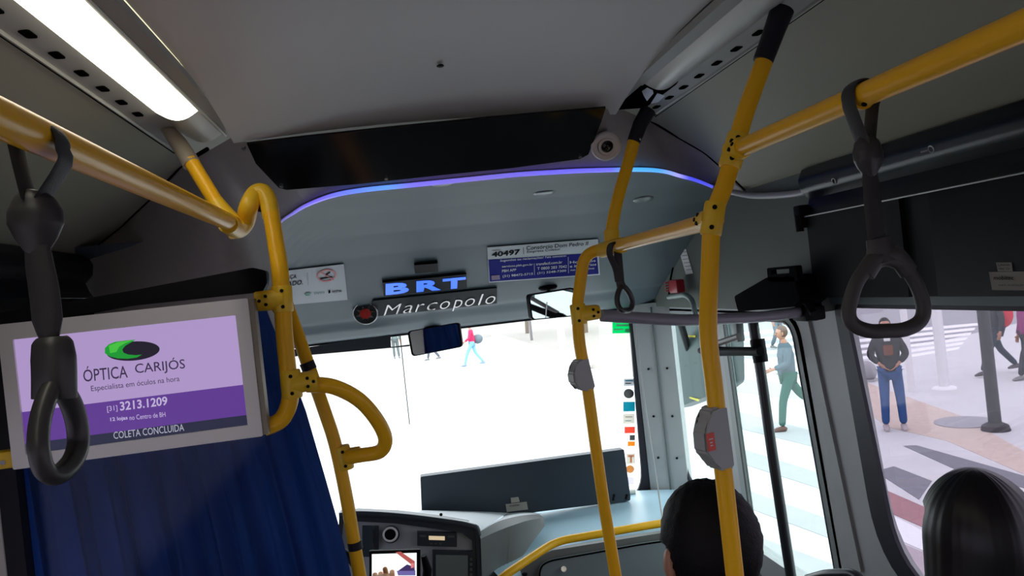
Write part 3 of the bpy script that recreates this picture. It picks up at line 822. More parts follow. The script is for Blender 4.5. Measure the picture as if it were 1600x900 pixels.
# front left pole
YQ = 1.95
pts = [V(446, 470, Y=YQ), V(462, 515, Y=YQ), V(485, 580, Y=YQ), V(508, 645, Y=YQ), V(524, 695, Y=YQ), V(540, 770, Y=YQ), V(552, 840, Y=YQ), V(563, 905, Y=YQ)]
xb = pts[-1].x
t = thing('grab_pole', 'yellow leaning pole in front of the blue curtain edge at left', 'grab pole', (xb, YQ, 0))
ob('tube', sweep(nb(), catmull(pts, 5) + [Vector((xb + .01, YQ, z)) for z in (.9, .4, 0)], .0165, n=20), M_yel, t)
for a, b in ((( 479, 566), (484, 578)), ((554, 846), (556, 858))):
    ob('tape_band', sweep(nb(), [V(*a, Y=YQ), V(*b, Y=YQ)], .0185, n=18), M_rub, t)
clamp(t, V(537, 715, Y=YQ), V(530, 690, Y=YQ) - V(541, 740, Y=YQ), .060, Vector((1, -.1, .1)), .045, r=.021)
# low rail in front of the dash
t = tube_thing('entrance_rail', 'low yellow rail bent in front of the right dashboard', 'handrail', bend([V(760, 925, Y=2.7), V(790, 898, Y=2.72), V(868, 846, Y=2.88), V(1025, 819, Y=2.95), V(1120, 806, Y=2.98)], .06), .0155)

# black pole inside the door with its arm
bp = [V(1176, 500, X=1.12), V(1190, 590, X=1.12), V(1207, 710, X=1.12), V(1236, 900, X=1.12)]
yb_ = bp[-1].y
t = thing('door_pole', 'slim black pole just inside the front door with a padded arm', 'grab pole', (1.12, yb_, .42))
ob('tube', sweep(nb(), catmull(bp, 4) + [Vector((1.12, yb_, z)) for z in (.42,)], .0185, n=16), M_blackpole, t)
ob('collar', sweep(nb(), [V(1183, 530, X=1.12), V(1189, 566, X=1.12)], .026, n=16), M_black, t)
ob('arm', sweep(nb(), [V(1188, 549, X=1.10), V(1130, 549, X=1.08), V(1104, 548, X=1.08), V(1094, 548, X=1.08)], [.016, .018, .024, .012], n=16), M_black, t)
ob('actuator', obox(nb(), V(1153, 519, X=1.1), (0, 1, 0), (1, 0, 0), (0, 0, 1), .045, .03, .07, .006), mat('actuator_grey', (.16, .18, .18), .4), t)
ob('actuator_rod', sweep(nb(), [V(1155, 525, X=1.09), V(1108, 541, X=1.08)], .012, n=12), mat('actuator_grey2', (.24, .22, .21), .4), t)

# ------------------------------------------------------------ hand straps
def wrap_bm(x, y, z, r, low, w=.0095):
    R_ = r + .003; low = Vector(low); pts = [low + Vector((-.005, 0, 0)), Vector((x - R_ * .9, y, z - R_ * .9))]
    for k in range(13):
        a = PI * 1.08 - PI * 1.16 * k / 12; pts.append(Vector((x + R_ * math.cos(a), y, z + R_ * math.sin(a))))
    pts += [Vector((x + R_ * .9, y + .004, z - R_ * .9)), low + Vector((.005, .004, 0))]
    return sweep(nb(), catmull(pts, 3), w, ry=.0025, hint=(0, 1, 0), n=12)
def strap_right():
    c = V(1345, 150, X=.47); yy = c.y
    t = thing('hand_strap', 'grey looped hand strap hanging from the right handrail before the side window', 'hand strap', V(1385, 520, Y=yy))
    pl = dict(Y=yy)
    def band(name, pts, w, th, hint=(1, 0, 0)): ob(name, sweep(nb(), catmull(pts, 5), w, ry=th, hint=hint, n=12), M_strap, t)
    # the band passes over the rail: a closed loop around it, seen half edge on
    top = Vector((.47, yy, 1.972 + .019))
    ob('belt', wrap_bm(.47, yy, 1.972, .0155, V(1355, 226, **pl), .014), M_strap, t)
    k = [V(1353, 212, **pl), V(1354, 222, **pl), V(1356, 238, **pl), V(1357, 250, **pl), V(1358, 262, **pl), V(1359, 276, **pl)]
    ob('buckle', sweep(nb(), catmull(k, 4), [.007, .016, .020, .0195, .015, .006], ry=[.006, .012, .014, .013, .010, .006], hint=(1, 0, 0), n=18), M_grip2, t)
    ob('webbing', sweep(nb(), catmull([V(1359, 268, **pl), V(1364, 320, **pl), V(1371, 380, **pl)], 5), [.0105, .0125, .0135], ry=.005, hint=(1, 0, 0), n=12), M_strap, t)
    ctr = [(1385, 405), (1408, 413), (1427, 435), (1439, 462), (1443, 488), (1434, 505), (1412, 515), (1385, 517), (1358, 517), (1335, 508), (1326, 490), (1331, 462), (1342, 435), (1362, 413)]
    bm = sweep(nb(), catmull([V(*p, **pl) for p in ctr], 5, closed=True), .0082, ry=.0095, hint=(0, 1, 0), n=14, closed=True)
    sweep(bm, catmull([V(1372, 372, **pl), V(1375, 385, **pl), V(1381, 410, **pl)], 5), [.0165, .018, .027], ry=[.008, .009, .009], hint=(1, 0, 0), n=18)
    sweep(bm, catmull([V(1352, 428, **pl), V(1368, 405, **pl), V(1385, 398, **pl), V(1402, 402, **pl), V(1420, 425, **pl)], 4), .013, ry=.009, hint=(0, 0, 1), n=14)
    ob('handle', bm, M_grip, t)
    return t
strap_right()
def strap_left():
    yy = V(60, 210, X=-.47).y
    pl = dict(Y=yy)
    t = thing('hand_strap', 'dark hand strap twisted sideways in front of the information screen', 'hand strap', V(85, 750, Y=yy))
    ob('belt', wrap_bm(-.47, yy, 1.970, .0185, V(54, 312, **pl), .0175), M_strap, t)
    k = [V(55, 297, **pl), V(54, 308, **pl), V(55, 330, **pl), V(56, 350, **pl), V(57, 372, **pl), V(58, 396, **pl)]
    ob('buckle', sweep(nb(), catmull(k, 4), [.008, .018, .0255, .026, .020, .009], ry=[.006, .012, .015, .014, .010, .006], hint=(1, 0, 0), n=18), M_grip2, t)
    ob('webbing', sweep(nb(), catmull([V(58, 385, **pl), V(63, 420, **pl), V(69, 455, **pl), V(74, 500, **pl), V(77, 532, **pl)], 5), [.013, .0155, .0165, .0165, .008], ry=.007, hint=(1, -.3, 0), n=12), M_strap, t)
    # handle, turned so the ring is seen nearly edge on
    bm = nb()
    sweep(bm, catmull([V(81, 526, **pl), V(82, 536, **pl), V(84, 560, **pl), V(85, 590, **pl), V(85, 622, **pl)], 4), [.013, .0185, .0205, .0205, .021], ry=[.010, .014, .015, .015, .012], hint=(1, 0, 0), n=18)
    f = yy - .03; b = yy + .03
    ctr = [V(87, 600, **pl), V(70, 630, Y=f + .01), V(61, 670, Y=f), V(61, 705, Y=f - .005), V(70, 735, Y=f), V(90, 742, Y=f + .015), V(112, 722, Y=b - .02), V(122, 695, Y=b), V(120, 660, Y=b), V(108, 625, Y=b - .01)]
    sweep(bm, catmull(ctr, 5, closed=True), .0105, ry=.0095, n=14, closed=True)
    ob('handle', bm, M_grip2, t)
strap_left()
def strap_mid():
    yy = 1.80; pl = dict(Y=yy)
    t = thing('hand_strap', 'small dark hand strap hanging edge-on from the middle cross rail', 'hand strap', V(975, 488, Y=yy))
    ob('belt', sweep(nb(), catmull([V(967, 378, Y=yy), V(955, 382, Y=yy - .02), V(953, 398, Y=yy - .02), V(962, 420, **pl), V(966, 440, **pl)], 5), .008, ry=.003, hint=(1, -.5, 0), n=10), M_strap, t)
    ob('webbing', sweep(nb(), [V(965, 392, **pl), V(968, 425, **pl), V(970, 448, **pl)], .0105, ry=.005, hint=(1, 0, 0), n=12), M_strap, t)
    bm = sweep(nb(), catmull([V(972, 447, Y=yy), V(965, 460, Y=yy - .02), V(965, 475, Y=yy - .03), V(972, 485, Y=yy - .03), V(984, 484, Y=yy + .02), V(988, 472, Y=yy + .03), V(982, 456, Y=yy + .01)], 5, closed=True), .0068, ry=.0068, n=12, closed=True)
    sweep(bm, [V(969, 440, **pl), V(972, 452, **pl)], [.011, .012], ry=.008, hint=(1, 0, 0), n=12)
    ob('handle', bm, M_grip2, t)
strap_mid()

# ------------------------------------------------------------ information screen
YS = 1.655; pl = dict(Y=YS)
t = thing('information_screen', 'wide grey-framed screen with a lilac and purple eyewear advert', 'screen', (-.68, YS, 1.5))
# glass plane at YS+.01, frame around it
def sq(x0, x1, z0, z1, y=YS): return [Vector((x0, y, z1)), Vector((x1, y, z1)), Vector((x1, y, z0)), Vector((x0, y, z0))]
ob('frame', ring(nb(), rrect(sq(-.925, -.441, 1.524, 1.816), .004, 3), rrect(sq(-.899, -.469, 1.551, 1.783), .001, 3), (0, .035, 0)), M_screenf, t)
ob('back_case', box(nb(), (-.925, YS + .035, 1.524), (-.441, YS + .045, 1.816)), M_screenf, t)
ob('side_rail', box(nb(), (-.441, YS + .004, 1.526), (-.430, YS + .04, 1.814)), mat('brass_grey', (.25, .22, .17), .4, metal=.4), t)
def emat(name, c, s=1.0):
    return mat(name, tuple(x * .06 for x in c), .35, emit=c, es=s)
E_li = emat('screen_lilac', (.40, .29, .55)); E_pu = emat('screen_purple', (.105, .036, .26)); E_dk = emat('screen_bar', (.016, .018, .045))
E_dt = emat('screen_dark_text', (.035, .02, .06)); E_lt = emat('screen_light_text', (.50, .42, .66)); E_gr = emat('screen_green', (.01, .30, .03)); E_gr2 = emat('screen_green_light', (.06, .5, .05)); E_bk = emat('screen_black', (.012, .010, .02))
ys = YS + .006
scr = ob('screen_upper', box(nb(), (-.9, ys, 1.636), (-.468, ys + .003, 1.784)), E_li, t, smooth=False)
ob('screen_band', box(nb(), (-.9, ys, 1.572), (-.468, ys + .003, 1.636)), E_pu, t, smooth=False)
ob('screen_bar', box(nb(), (-.9, ys, 1.550), (-.468, ys + .003, 1.572)), E_dk, t, smooth=False)
pe = dict(Y=ys - .0008)
def scr_text(s, m, bl, br, tl, **k):
    text_on(s, 'lettering', m, t, V(*bl, **pe), V(*br, **pe), V(*tl, **pe), (0, -.0004, 0), **k)
scr_text('ÓPTICA', E_dt, (131, 597), (200, 590), (129, 573), bold=.004)
scr_text('CARIJÓS', E_dt, (212, 588), (290, 580), (210, 565), bold=.004)
scr_text('Especialista em óculos na hora', E_dt, (143, 614), (281, 598), (142, 603))
scr_text('[31]', E_lt, (168, 645), (184, 643), (167, 635))
scr_text('3213.1209', E_lt, (188, 642), (262, 633), (187, 628), bold=.02)
scr_text('12 lojas', E_lt, (173, 660), (200, 657), (172, 652.5), bold=.02)
scr_text('no Centro de BH', E_lt, (203, 656.5), (259, 651), (202, 649))
scr_text('COLETA CONCLUIDA', emat('screen_grey_text', (.4, .4, .5)), (178, 686), (288, 673), (177, 675))
def scr_poly(m, name, *pp, l=0):
    ob(name, prism(nb(), [V(x, y, Y=ys - .0006 - l) for x, y in pp], (0, -.0004, 0)), m, t, smooth=False)
el = [(208 + 41.5 * math.cos(a * PI / 20), 548.5 + 15 * math.sin(a * PI / 20) - 3 * math.cos(a * PI / 20)) for a in range(40)]
scr_poly(E_bk, 'logo_disc', *el)
scr_poly(E_gr, 'logo_swoosh', (164, 552), (164, 544), (170, 538), (180, 534), (196, 532), (212, 530.5), (205, 535), (196, 540), (191, 546), (193, 551), (200, 554), (212, 555), (222, 554), (214, 558.5), (200, 560.5), (184, 560), (172, 557), l=.0006)
scr_poly(E_gr2, 'logo_shine', (170, 540), (184, 534.5), (210, 531), (196, 536), (186, 542), (182, 550), (172, 552), l=.0012)

# black valance above the screen
bm = prism(nb(), rrect(P(dict(Y=1.76), (-60, 500), (0, 489), (200, 455), (395, 418), (416, 423), (417, 444), (410, 456), (200, 478), (0, 514), (-60, 522)), .006, 2), (0, .035, 0))
o = ob('partition_top_rail', bm, M_black); tag(o, 'black padded rail along the top of the driver partition above the screen', 'rail')
# partition glass
t = thing('driver_partition', 'clear driver partition pane with white edge post left of the curtain', 'partition', (-.76, 1.78, .6))
ob('pane', prism(nb(), [Vector((-1.04, 1.79, 1.80)), Vector((-.425, 1.79, 1.80)), Vector((-.385, 1.79, .6)), Vector((-1.04, 1.79, .6))], (0, .006, 0)), G_part, t, smooth=False)
ob('post', box(nb(), (-1.052, 1.76, .2), (-1.010, 1.80, 1.80)), mat('white_post', (.55, .53, .55), .5), t)
ob('seal', box(nb(), (-1.010, 1.765, .2), (-.972, 1.80, 1.80)), M_rub, t)
ob('outer_pole', sweep(nb(), [Vector((-1.070, 1.745, .2)), Vector((-1.070, 1.745, 1.6))], .016, n=14), M_yel, t)
t = thing('screen_clamp', 'yellow clamp with a bolt at the lower left corner of the screen', 'clamp', V(8, 722, Y=1.68))
ob('body', box(nb(), tuple(V(-30, 738, Y=1.67)), tuple(V(24, 704, Y=1.67) + Vector((0, .04, 0))), .004), M_yelc, t)
bm = nb(); cyl(bm, V(4, 723, Y=1.672), V(4, 723, Y=1.664), .005, 10); ob('bolt', bm, M_steel, t)

# curtain
edge = [(1.80, -.452), (1.70, -.425), (1.60, -.398), (1.53, -.381), (1.35, -.350), (1.18, -.322), (.9, -.295), (.5, -.27)]
def ex(z):
    for (a, xa), (b, xb_) in zip(edge, edge[1:]):
        if z >= b: return xa + (xb_ - xa) * (a - z) / (a - b)
    return edge[-1][1]
def cur(u, v):
    z = 1.80 - 1.3 * v; xr = ex(z); x = -1.14 + (xr + 1.14) * u
    a = u * 2 * PI * 9
    fold = math.sin(a + .6 * math.sin(u * 9)) + .35 * math.sin(2.3 * a + 1) 
    amp = .010 + .014 * v
    y = 1.93 + amp * fold + .04 * v * math.sin(u * 5)
    return Vector((x + .004 * math.sin(a * 2), y, z))
o = ob('driver_curtain', grid(nb(), cur, 220, 24), M_curtain); tag(o, 'dark blue folded curtain hanging behind the partition glass', 'curtain')

# ------------------------------------------------------------ cab: mirrors, blind, wiper
def mirror(name, label, outline, yy, tilt, mount, faceyaw):
    t = thing(name, label, 'mirror', V(*outline[3], Y=yy))
    pts = [V(x, y_, Y=yy) for x, y_ in outline]
    c = sum(pts, Vector()) / len(pts)
    n_ = Vector((math.sin(faceyaw), -math.cos(faceyaw), math.sin(tilt))).normalized()
    # tilt the outline onto the plane with normal n_
    pts = [p + Vector((0, 1, 0)) * (-(p - c).dot(n_) / n_.y) for p in pts]
    rr = rrect(pts, .018, 5)
    inn = [c + (p - c) * .93 for p in rr]
    bm = prism(nb(), rr, -n_ * .02); ob('housing', bm, M_black, t)
    ob('frame', ring(nb(), rr, inn, n_ * .004), M_black, t)
    ob('glass', prism(nb(), [p + n_ * .001 for p in inn], n_ * .001), M_mirror, t, smooth=False)
    m0 = on_dome(*mount)
    bm = nb(); ell(bm, m0, (.045, .03, .018)); sweep(bm, [m0, c - n_ * .015], .008, n=8); ob('mount', bm, M_black, t)
mirror('cab_mirror', 'black-framed interior mirror hanging over the left middle of the windshield', [(637, 518), (717, 503), (722, 541), (644, 558)], 3.42, .07, (676, 512), -.27)
mirror('cab_mirror', 'interior mirror at the right of the dome with a bright window reflected in it', [(822, 461), (900, 449), (903, 494), (828, 500)], 3.30, -.13, (856, 449), .30)

bm = prism(nb(), P(dict(Y=3.60), (440, 549), (610, 523), (611, 542), (640, 538.5), (640, 541), (470, 556), (440, 560)), (0, .012, 0))
o = ob('sun_blind', bm, M_dashdk); tag(o, 'dark roll-up sun blind along the top left of the windshield', 'sun blind')
o = ob('blind_cord', sweep(nb(), [V(625, 522, Y=3.62), V(632, 590, Y=3.62), V(640, 663, Y=3.62)], .0022, n=6), M_black); tag(o, 'thin dark cord hanging in the windshield left of the mirror', 'cord')
o = ob('pull_cord', sweep(nb(), catmull([V(995, 500, Y=3.0), V(997, 550, Y=3.0), V(1012, 660, Y=3.0), V(1032, 790, Y=3.0), V(1048, 900, Y=3.0), V(1055, 960, Y=3.0)], 4), .0028, n=6), mat('white_cord', (.6, .62, .62), .5)); tag(o, 'thin white cord running down in front of the corner post', 'cord')

# windshield stickers
def ws_poly(name, label, m, *pp, parts=(), grp='stickers on the right edge of the windshield'):
    t = ob(name, prism(nb(), [V(x, y_, Y=YF + .016) for x, y_ in pp], (0, .001, 0)), m, smooth=False)
    t['label'] = label; t['category'] = 'sticker'; t['group'] = grp
    for nm, mm, q in parts:
        o = ob(nm, prism(nb(), [V(x, y_, Y=YF + .0145) for x, y_ in q], (0, .0006, 0)), mm, t, smooth=False)
        for v in o.data.vertices: v.co = v.co
    return t
def rect(x0, y0, x1, y1, s=-.02): return [(x0, y0), (x1, y0 + (x1 - x0) * s), (x1, y1 + (x1 - x0) * s), (x0, y1)]
def tl(name, c, k=1.0):
    m = bpy.data.materials.new(name); m.use_nodes = True; t = m.node_tree; t.nodes.remove(t.nodes['Principled BSDF'])
    d = t.nodes.new('ShaderNodeBsdfDiffuse'); d.inputs[0].default_value = (*c, 1); r = t.nodes.new('ShaderNodeBsdfTranslucent'); r.inputs[0].default_value = (*[x * k for x in c], 1)
    mx = t.nodes.new('ShaderNodeMixShader'); mx.inputs[0].default_value = .7
    t.links.new(d.outputs[0], mx.inputs[1]); t.links.new(r.outputs[0], mx.inputs[2]); t.links.new(mx.outputs[0], t.nodes['Material Output'].inputs[0]); return m
M_teal = tl('teal_print', (.05, .42, .50)); M_or = tl('orange_print', (.9, .45, .08)); M_coral = tl('coral_print', (.85, .22, .15))
M_cream = tl('cream_print', (.75, .72, .66)); M_peach = tl('peach_print', (.9, .55, .38)); M_tan = tl('tan_print', (.7, .42, .2)); M_gry = mat('grey_print', (.13, .12, .12), .5)
M_wgreen = tl('window_green', (.01, .75, .33)); M_wwhite = tl('window_white', (.9, .92, .95), .6)
lines = [('print_line', M_wwhite, rect(961, 503, 986, 505)), ('print_line', M_wwhite, rect(963, 507, 984, 510)), ('print_line', M_wwhite, rect(959, 514, 974, 516)), ('print_line', M_wwhite, rect(977, 514, 988, 519)), ('print_line', M_wwhite, rect(960, 485, 986, 487))]
ws_poly('window_sticker', 'green sticker with white print at the top right of the windshield', M_wgreen, *rect(957, 478, 990, 521), parts=lines)
ws_poly('window_sticker', 'pale sticker with blue stripes, topmost of the small column', M_wwhite, *rect(975, 592, 990, 603), parts=[('print_line', M_teal, rect(977, 594, 989, 596)), ('print_line', M_gry, rect(977, 598, 986, 600))])
ws_poly('window_sticker', 'round dark grey sticker in the windshield column', M_gry, *[(982.5 + 8 * math.cos(a * PI / 10), 615 + 7.5 * math.sin(a * PI / 10)) for a in range(20)])
ws_poly('window_sticker', 'square turquoise sticker in the windshield column', M_teal, *rect(974, 628, 992, 643))
ws_poly('window_sticker', 'cream sticker under the turquoise one', M_cream, *rect(974, 647, 991, 662), parts=[('print_line', M_gry, rect(977, 651, 988, 652)), ('print_line', M_teal, rect(977, 657, 986, 658))])
ws_poly('window_sticker', 'coral red sticker in the windshield column', M_coral, *rect(976, 667, 992, 677))
ws_poly('window_sticker', 'tiny square dark grey sticker under the coral one', M_gry, *rect(984, 680, 992, 688))
ws_poly('window_sticker', 'small orange sticker under the tiny grey one', M_or, *rect(981, 690, 992, 697))
ws_poly('window_sticker', 'peach sticker with a T mark, low in the windshield column', M_cream, *rect(979, 709, 992, 725), parts=[('mark', M_peach, rect(981, 711, 991, 714)), ('mark', M_peach, rect(984.5, 713, 987.5, 723))])
ws_poly('window_sticker', 'round tan sticker near the black display box', M_tan, *[(984.5 + 6.5 * math.cos(a * PI / 10), 733 + 6 * math.sin(a * PI / 10)) for a in range(20)])
ws_poly('window_sticker', 'faint pale lilac sticker at the bottom of the windshield column', tl('lilac_print', (.8, .76, .86)), *rect(981, 746, 990, 757))

# ------------------------------------------------------------ dashboard
# black display box standing on the dash
t = thing('dash_display_box', 'long black display box leaning on the dash behind the windshield', 'display box', V(820, 800, Y=3.55))
q = [V(657, 745, Y=3.55), V(975, 702, Y=3.55), V(985, 775, Y=3.55), V(985, 782, Y=3.55), V(660, 822, Y=3.55)]
ob('case', prism(nb(), rrect(q, .008, 3), (0, .05, 0)), mat('blue_black_plastic', (.012, .022, .035), .5), t)
ob('label', prism(nb(), P(dict(Y=3.546), (790, 788), (823, 784), (825, 796), (792, 800)), (0, .002, 0)), M_cream, t, smooth=False)
ob('label', prism(nb(), P(dict(Y=3.546), (798, 778), (810, 776.6), (812, 784), (799, 786)), (0, .002, 0)), M_cream, t, smooth=False)
text_on('mobitec', 'lettering', M_ink, t, V(796, 792, Y=3.545), V(812, 790, Y=3.545), V(796, 788.5, Y=3.545), (0, -.001, 0))
for x in (958, 978): 
    bm = nb(); cyl(bm, V(x, 782 - (x - 958) * .1, Y=3.55), V(x + 2, 772, Y=3.55), .006, 8); ob('foot', bm, M_black, t)

t = thing('dashboard', 'grey moulded dashboard with instrument hood and blue-grey shelf under the windshield', 'dashboard', (0.1, 3.3, 0))
# right shelf: back edge at Y 3.69 z .69, front edge curves
zt = .665
def P3(px, py, z): return V(px, py, Z=z)
back = [Vector((.0, 3.70, .68)), Vector((.33, 3.70, .68)), Vector((.65, 3.70, .68)), Vector((.98, 3.70, .68)), Vector((1.19, 3.60, .68))]
front = [V(783, 905, Z=.655), V(815, 872, Z=.665), V(862, 856, Z=.668), V(940, 836, Z=.668), V(1060, 812, Z=.668), Vector((1.19, 3.24, .668))]
fr = catmull(front, 4); bk = resample(back, len(fr) - 1)
bm = nb(); nv = 6; g = []
for a, b in zip(bk, fr):
    row = [a.lerp(b, v / nv) for v in range(nv + 1)]
    d = (b - a); d.z = 0; d.normalize()
    row += [b + d * .02 + Vector((0, 0, -.008)), b + d * .034 + Vector((0, 0, -.03)), b + d * .040 + Vector((0, 0, -.07)), b + d * .02 + Vector((0, 0, -.35)), Vector((b.x, b.y, 0.0))]
    g.append([bm.verts.new(p) for p in row])
for i in range(len(g) - 1):
    for v in range(len(g[0]) - 1): bm.faces.new((g[i][v], g[i + 1][v], g[i + 1][v + 1], g[i][v + 1]))
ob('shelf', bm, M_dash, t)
ob('shelf_rim', sweep(nb(), [Vector((.33, 3.66, .695)), Vector((.95, 3.66, .690))], .012, n=8), mat('rim_cream', (.6, .6, .55), .4), t)
# compartment panel on the shelf's front face
dF = Vector((0, -1, 0))
cd = P(dict(Y=2.99), (842, 905), (845, 884), (860, 876), (1000, 851), (1062, 842), (1068, 905))
ob('compartment_face', prism(nb(), P(dict(Y=3.02), (800, 905), (818, 880), (862, 860), (1000, 838), (1080, 826), (1090, 960), (800, 960)), (0, .03, 0)), M_dash2, t, smooth=False)
o = ob('compartment_door', prism(nb(), rrect(cd, .02, 3), (0, .02, 0)), mat('compartment_grey', (.20, .235, .25), .45), t)
cdo = rrect([p + Vector((0, -.001, 0)) for p in cd], .02, 3); cc_ = sum(cdo, Vector()) / len(cdo)
ob('compartment_gap', sweep(nb(), cdo + [cdo[0]], .0035, n=6), M_dark, t)
bm = nb(); cyl(bm, V(881, 889, Y=2.99), V(881, 889, Y=2.98), .011, 12); ob('lock', bm, M_chrome, t)
bm = nb(); ell(bm, V(820, 897, Y=2.95), (.012, .008, .008)); ob('latch', bm, M_black, t)
# instrument hood in front of the driver (a big rounded block, its face towards the driver)
YH = 2.95
hood_top = [V(530, 806, Y=YH), V(560, 803, Y=YH), V(620, 806, Y=YH), V(690, 814, Y=YH), V(735, 822, Y=YH), V(747, 834, Y=YH), V(750, 905, Y=YH), V(752, 1000, Y=YH), V(520, 1000, Y=YH)]
inner = [V(536, 818, Y=YH), V(562, 815, Y=YH), V(618, 818, Y=YH), V(684, 827, Y=YH), V(722, 833, Y=YH), V(738, 845, Y=YH), V(741, 905, Y=YH), V(743, 998, Y=YH), V(524, 998, Y=YH)]
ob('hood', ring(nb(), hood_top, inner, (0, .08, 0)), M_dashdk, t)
ob('hood_lip', sweep(nb(), catmull(hood_top[:7], 5), .012, n=10), M_dashdk, t)
ob('instrument_face', prism(nb(), [p + Vector((0, .02, 0)) for p in inner], (0, .02, 0)), mat('instrument_grey', (.48, .53, .55), .4), t, smooth=False)
# top of the hood running to the windshield and its right flank
hb = [V(530, 803, Y=YH), V(560, 801, Y=YH), V(620, 803, Y=YH), V(690, 811, Y=YH), V(735, 819, Y=YH), V(748, 832, Y=YH)]
far = [V(x, y_, Y=3.62) for x, y_ in ((520, 798), (575, 797), (630, 797), (690, 797), (750, 798), (800, 799))]
bm = nb(); NV = 8; g = []
A = catmull(hb, 4); B = catmull(far, 4)
for a, b in zip(A, B):
    row = []
    for v in range(NV + 1):
        s = v / NV; p = a.lerp(b, s); p.z += .006 * math.sin(PI * s); row.append(p)
    g.append([bm.verts.new(p) for p in row])
for i in range(len(g) - 1):
    for v in range(NV): bm.faces.new((g[i][v], g[i][v + 1], g[i + 1][v + 1], g[i + 1][v]))
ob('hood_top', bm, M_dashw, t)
# flank: from hood top right edge down to the shelf
e_top = catmull([V(748, 832, Y=YH), V(778, 815, Y=3.08), V(812, 806, Y=3.22), V(842, 803, Y=3.34)], 5)
mid_ = catmull([V(751, 842, Y=YH - .02), V(782, 828, Y=3.03), V(822, 814, Y=3.17), V(850, 809, Y=3.30)], 5)
e_bot = catmull([V(755, 960, Y=YH), V(775, 935, Y=3.02), V(805, 885, Y=3.06), V(851, 822, Y=3.24)], 5)
bm = nb(); g = [[bm.verts.new(p) for p in (a, b, c)] for a, b, c in zip(e_top, mid_, e_bot)]
for i in range(len(g) - 1):
    for v in range(2): bm.faces.new((g[i][v], g[i + 1][v], g[i + 1][v + 1], g[i][v + 1]))
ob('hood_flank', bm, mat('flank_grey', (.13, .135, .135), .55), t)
# cover between the hood top and the shelf
e_far = catmull([V(800, 799, Y=3.62), V(815, 799, Y=3.62), V(830, 800, Y=3.6), V(846, 803, Y=3.5)], 5)
bm = nb(); g = [[bm.verts.new(p) for p in (a, a.lerp(b, .5) + Vector((0, 0, .003)), b)] for a, b in zip(e_top, e_far)]
for i in range(len(g) - 1):
    for v in range(2): bm.faces.new((g[i][v], g[i + 1][v], g[i + 1][v + 1], g[i][v + 1]))
ob('hood_shoulder', bm, M_dashw, t)
bm = nb(); ell(bm, V(689, 804, Z=.955), (.006, .006, .006)); ob('sensor', bm, M_black, t)
# round vent
yv = YH + .018
t = thing('round_gauge', 'round dark gauge with a ring painted bright for a reflection, on the instrument face', 'gauge', V(611, 834, Y=yv))
c = V(611, 834, Y=yv)
ob('bezel', disc(nb(), c, (0, -1, 0), .033, .012), M_dashdk, t)
ob('ring', torus(nb(), c + Vector((-.003, -.014, .002)), (0, -1, 0), .0255, .0042), mat('reflection_white', (.95, .95, .95), .4), t)  # near-white colour stands in for light reflected on the ring
ob('dial', disc(nb(), c + Vector((-.003, -.012, .002)), (0, -1, 0), .022, .002), M_black, t)
def facebox(name, m, parent, x0, y0, x1, y1, dep, yy, s=.03, bev=.002):
    pts = [V(x0, y0, Y=yy), V(x1, y0 + (x1 - x0) * s, Y=yy), V(x1, y1 + (x1 - x0) * s, Y=yy), V(x0, y1, Y=yy)]
    return ob(name, prism(nb(), rrect(pts, bev, 2), (0, dep, 0)), m, parent, smooth=False)
t = thing('radio', 'narrow black radio with a small lit cream display in the dashboard', 'radio', V(682, 855, Y=yv))
facebox('case', M_dashdk, t, 652, 832, 714, 853, .03, YH - .004, .03)
facebox('display', mat('cream_lcd', (.3, .28, .2), .4, emit=(1, .78, .5), es=.6), t, 670, 837.5, 695, 843.5, .002, YH - .007, .03, .001)
facebox('button', M_gry, t, 656, 836, 666, 839, .002, YH - .007, .03, .001)
facebox('button', M_gry, t, 700, 837, 710, 840, .002, YH - .007, .03, .001)
for x in (672, 679, 686): facebox('button', M_gry, t, x, 849, x + 4, 850.5, .002, YH - .007, .03, .0005)
t = thing('dash_monitor', 'grey blank monitor with black bezel at the right end of the instruments', 'monitor', V(708, 905, Y=yv))
facebox('bezel', M_dashdk, t, 676, 861, 742, 930, .02, YH - .004, .02)
facebox('display', mat('dull_lcd', (.19, .23, .22), .25), t, 681, 867, 731, 928, .002, YH - .007, .02)
for yk in (872, 880, 888, 896): facebox('button', M_gry, t, 734, yk, 738, yk + 4, .002, YH - .007, .02, .0005)
# switch column left of the gauge
t = thing('switch_panel', 'dark switch panel beside the round gauge', 'switch panel', V(575, 900, Y=yv))
facebox('panel', M_dashdk, t, 585, 822, 592, 860, .01, YH + .008, .02)
facebox('panel', mat('bluish_plastic', (.04, .06, .08), .4), t, 566, 822, 582, 870, .01, YH + .006, .02)

# tablet on the dash
YT = 2.62
t = thing('tablet', 'black framed tablet with a map on its bright display, left of the blank monitor', 'tablet', V(618, 905, Y=YT))
facebox('case', M_black, t, 577, 861, 657, 940, .012, YT, -.03, .004)
facebox('display', mat('tablet_lit', (.5, .5, .5), .3, emit=(.95, 1, 1), es=1.0), t, 581, 866, 651, 935, .001, YT - .001, -.03, .001)
def tb(m, *pp, name='map_mark'): ob(name, prism(nb(), [V(x, y_, Y=YT - .0025) for x, y_ in pp], (0, .0008, 0)), m, t, smooth=False)
E_map = emat('map_dark', (.05, .03, .12)); E_mr = emat('map_red', (.45, .10, .09)); E_mp = emat('map_purple', (.16, .13, .38))
tb(E_mr, (618, 863), (626, 862), (648, 877), (648, 888), (640, 880))
tb(E_map, (636, 882), (648, 886), (648, 892), (630, 892), (622, 892))
tb(E_mp, (620, 892), (649, 891), (649, 899), (622, 899), name='map_bar')
tb(emat('map_pink', (.8, .25, .25)), (642, 880), (647, 880), (647, 888), (642, 888))
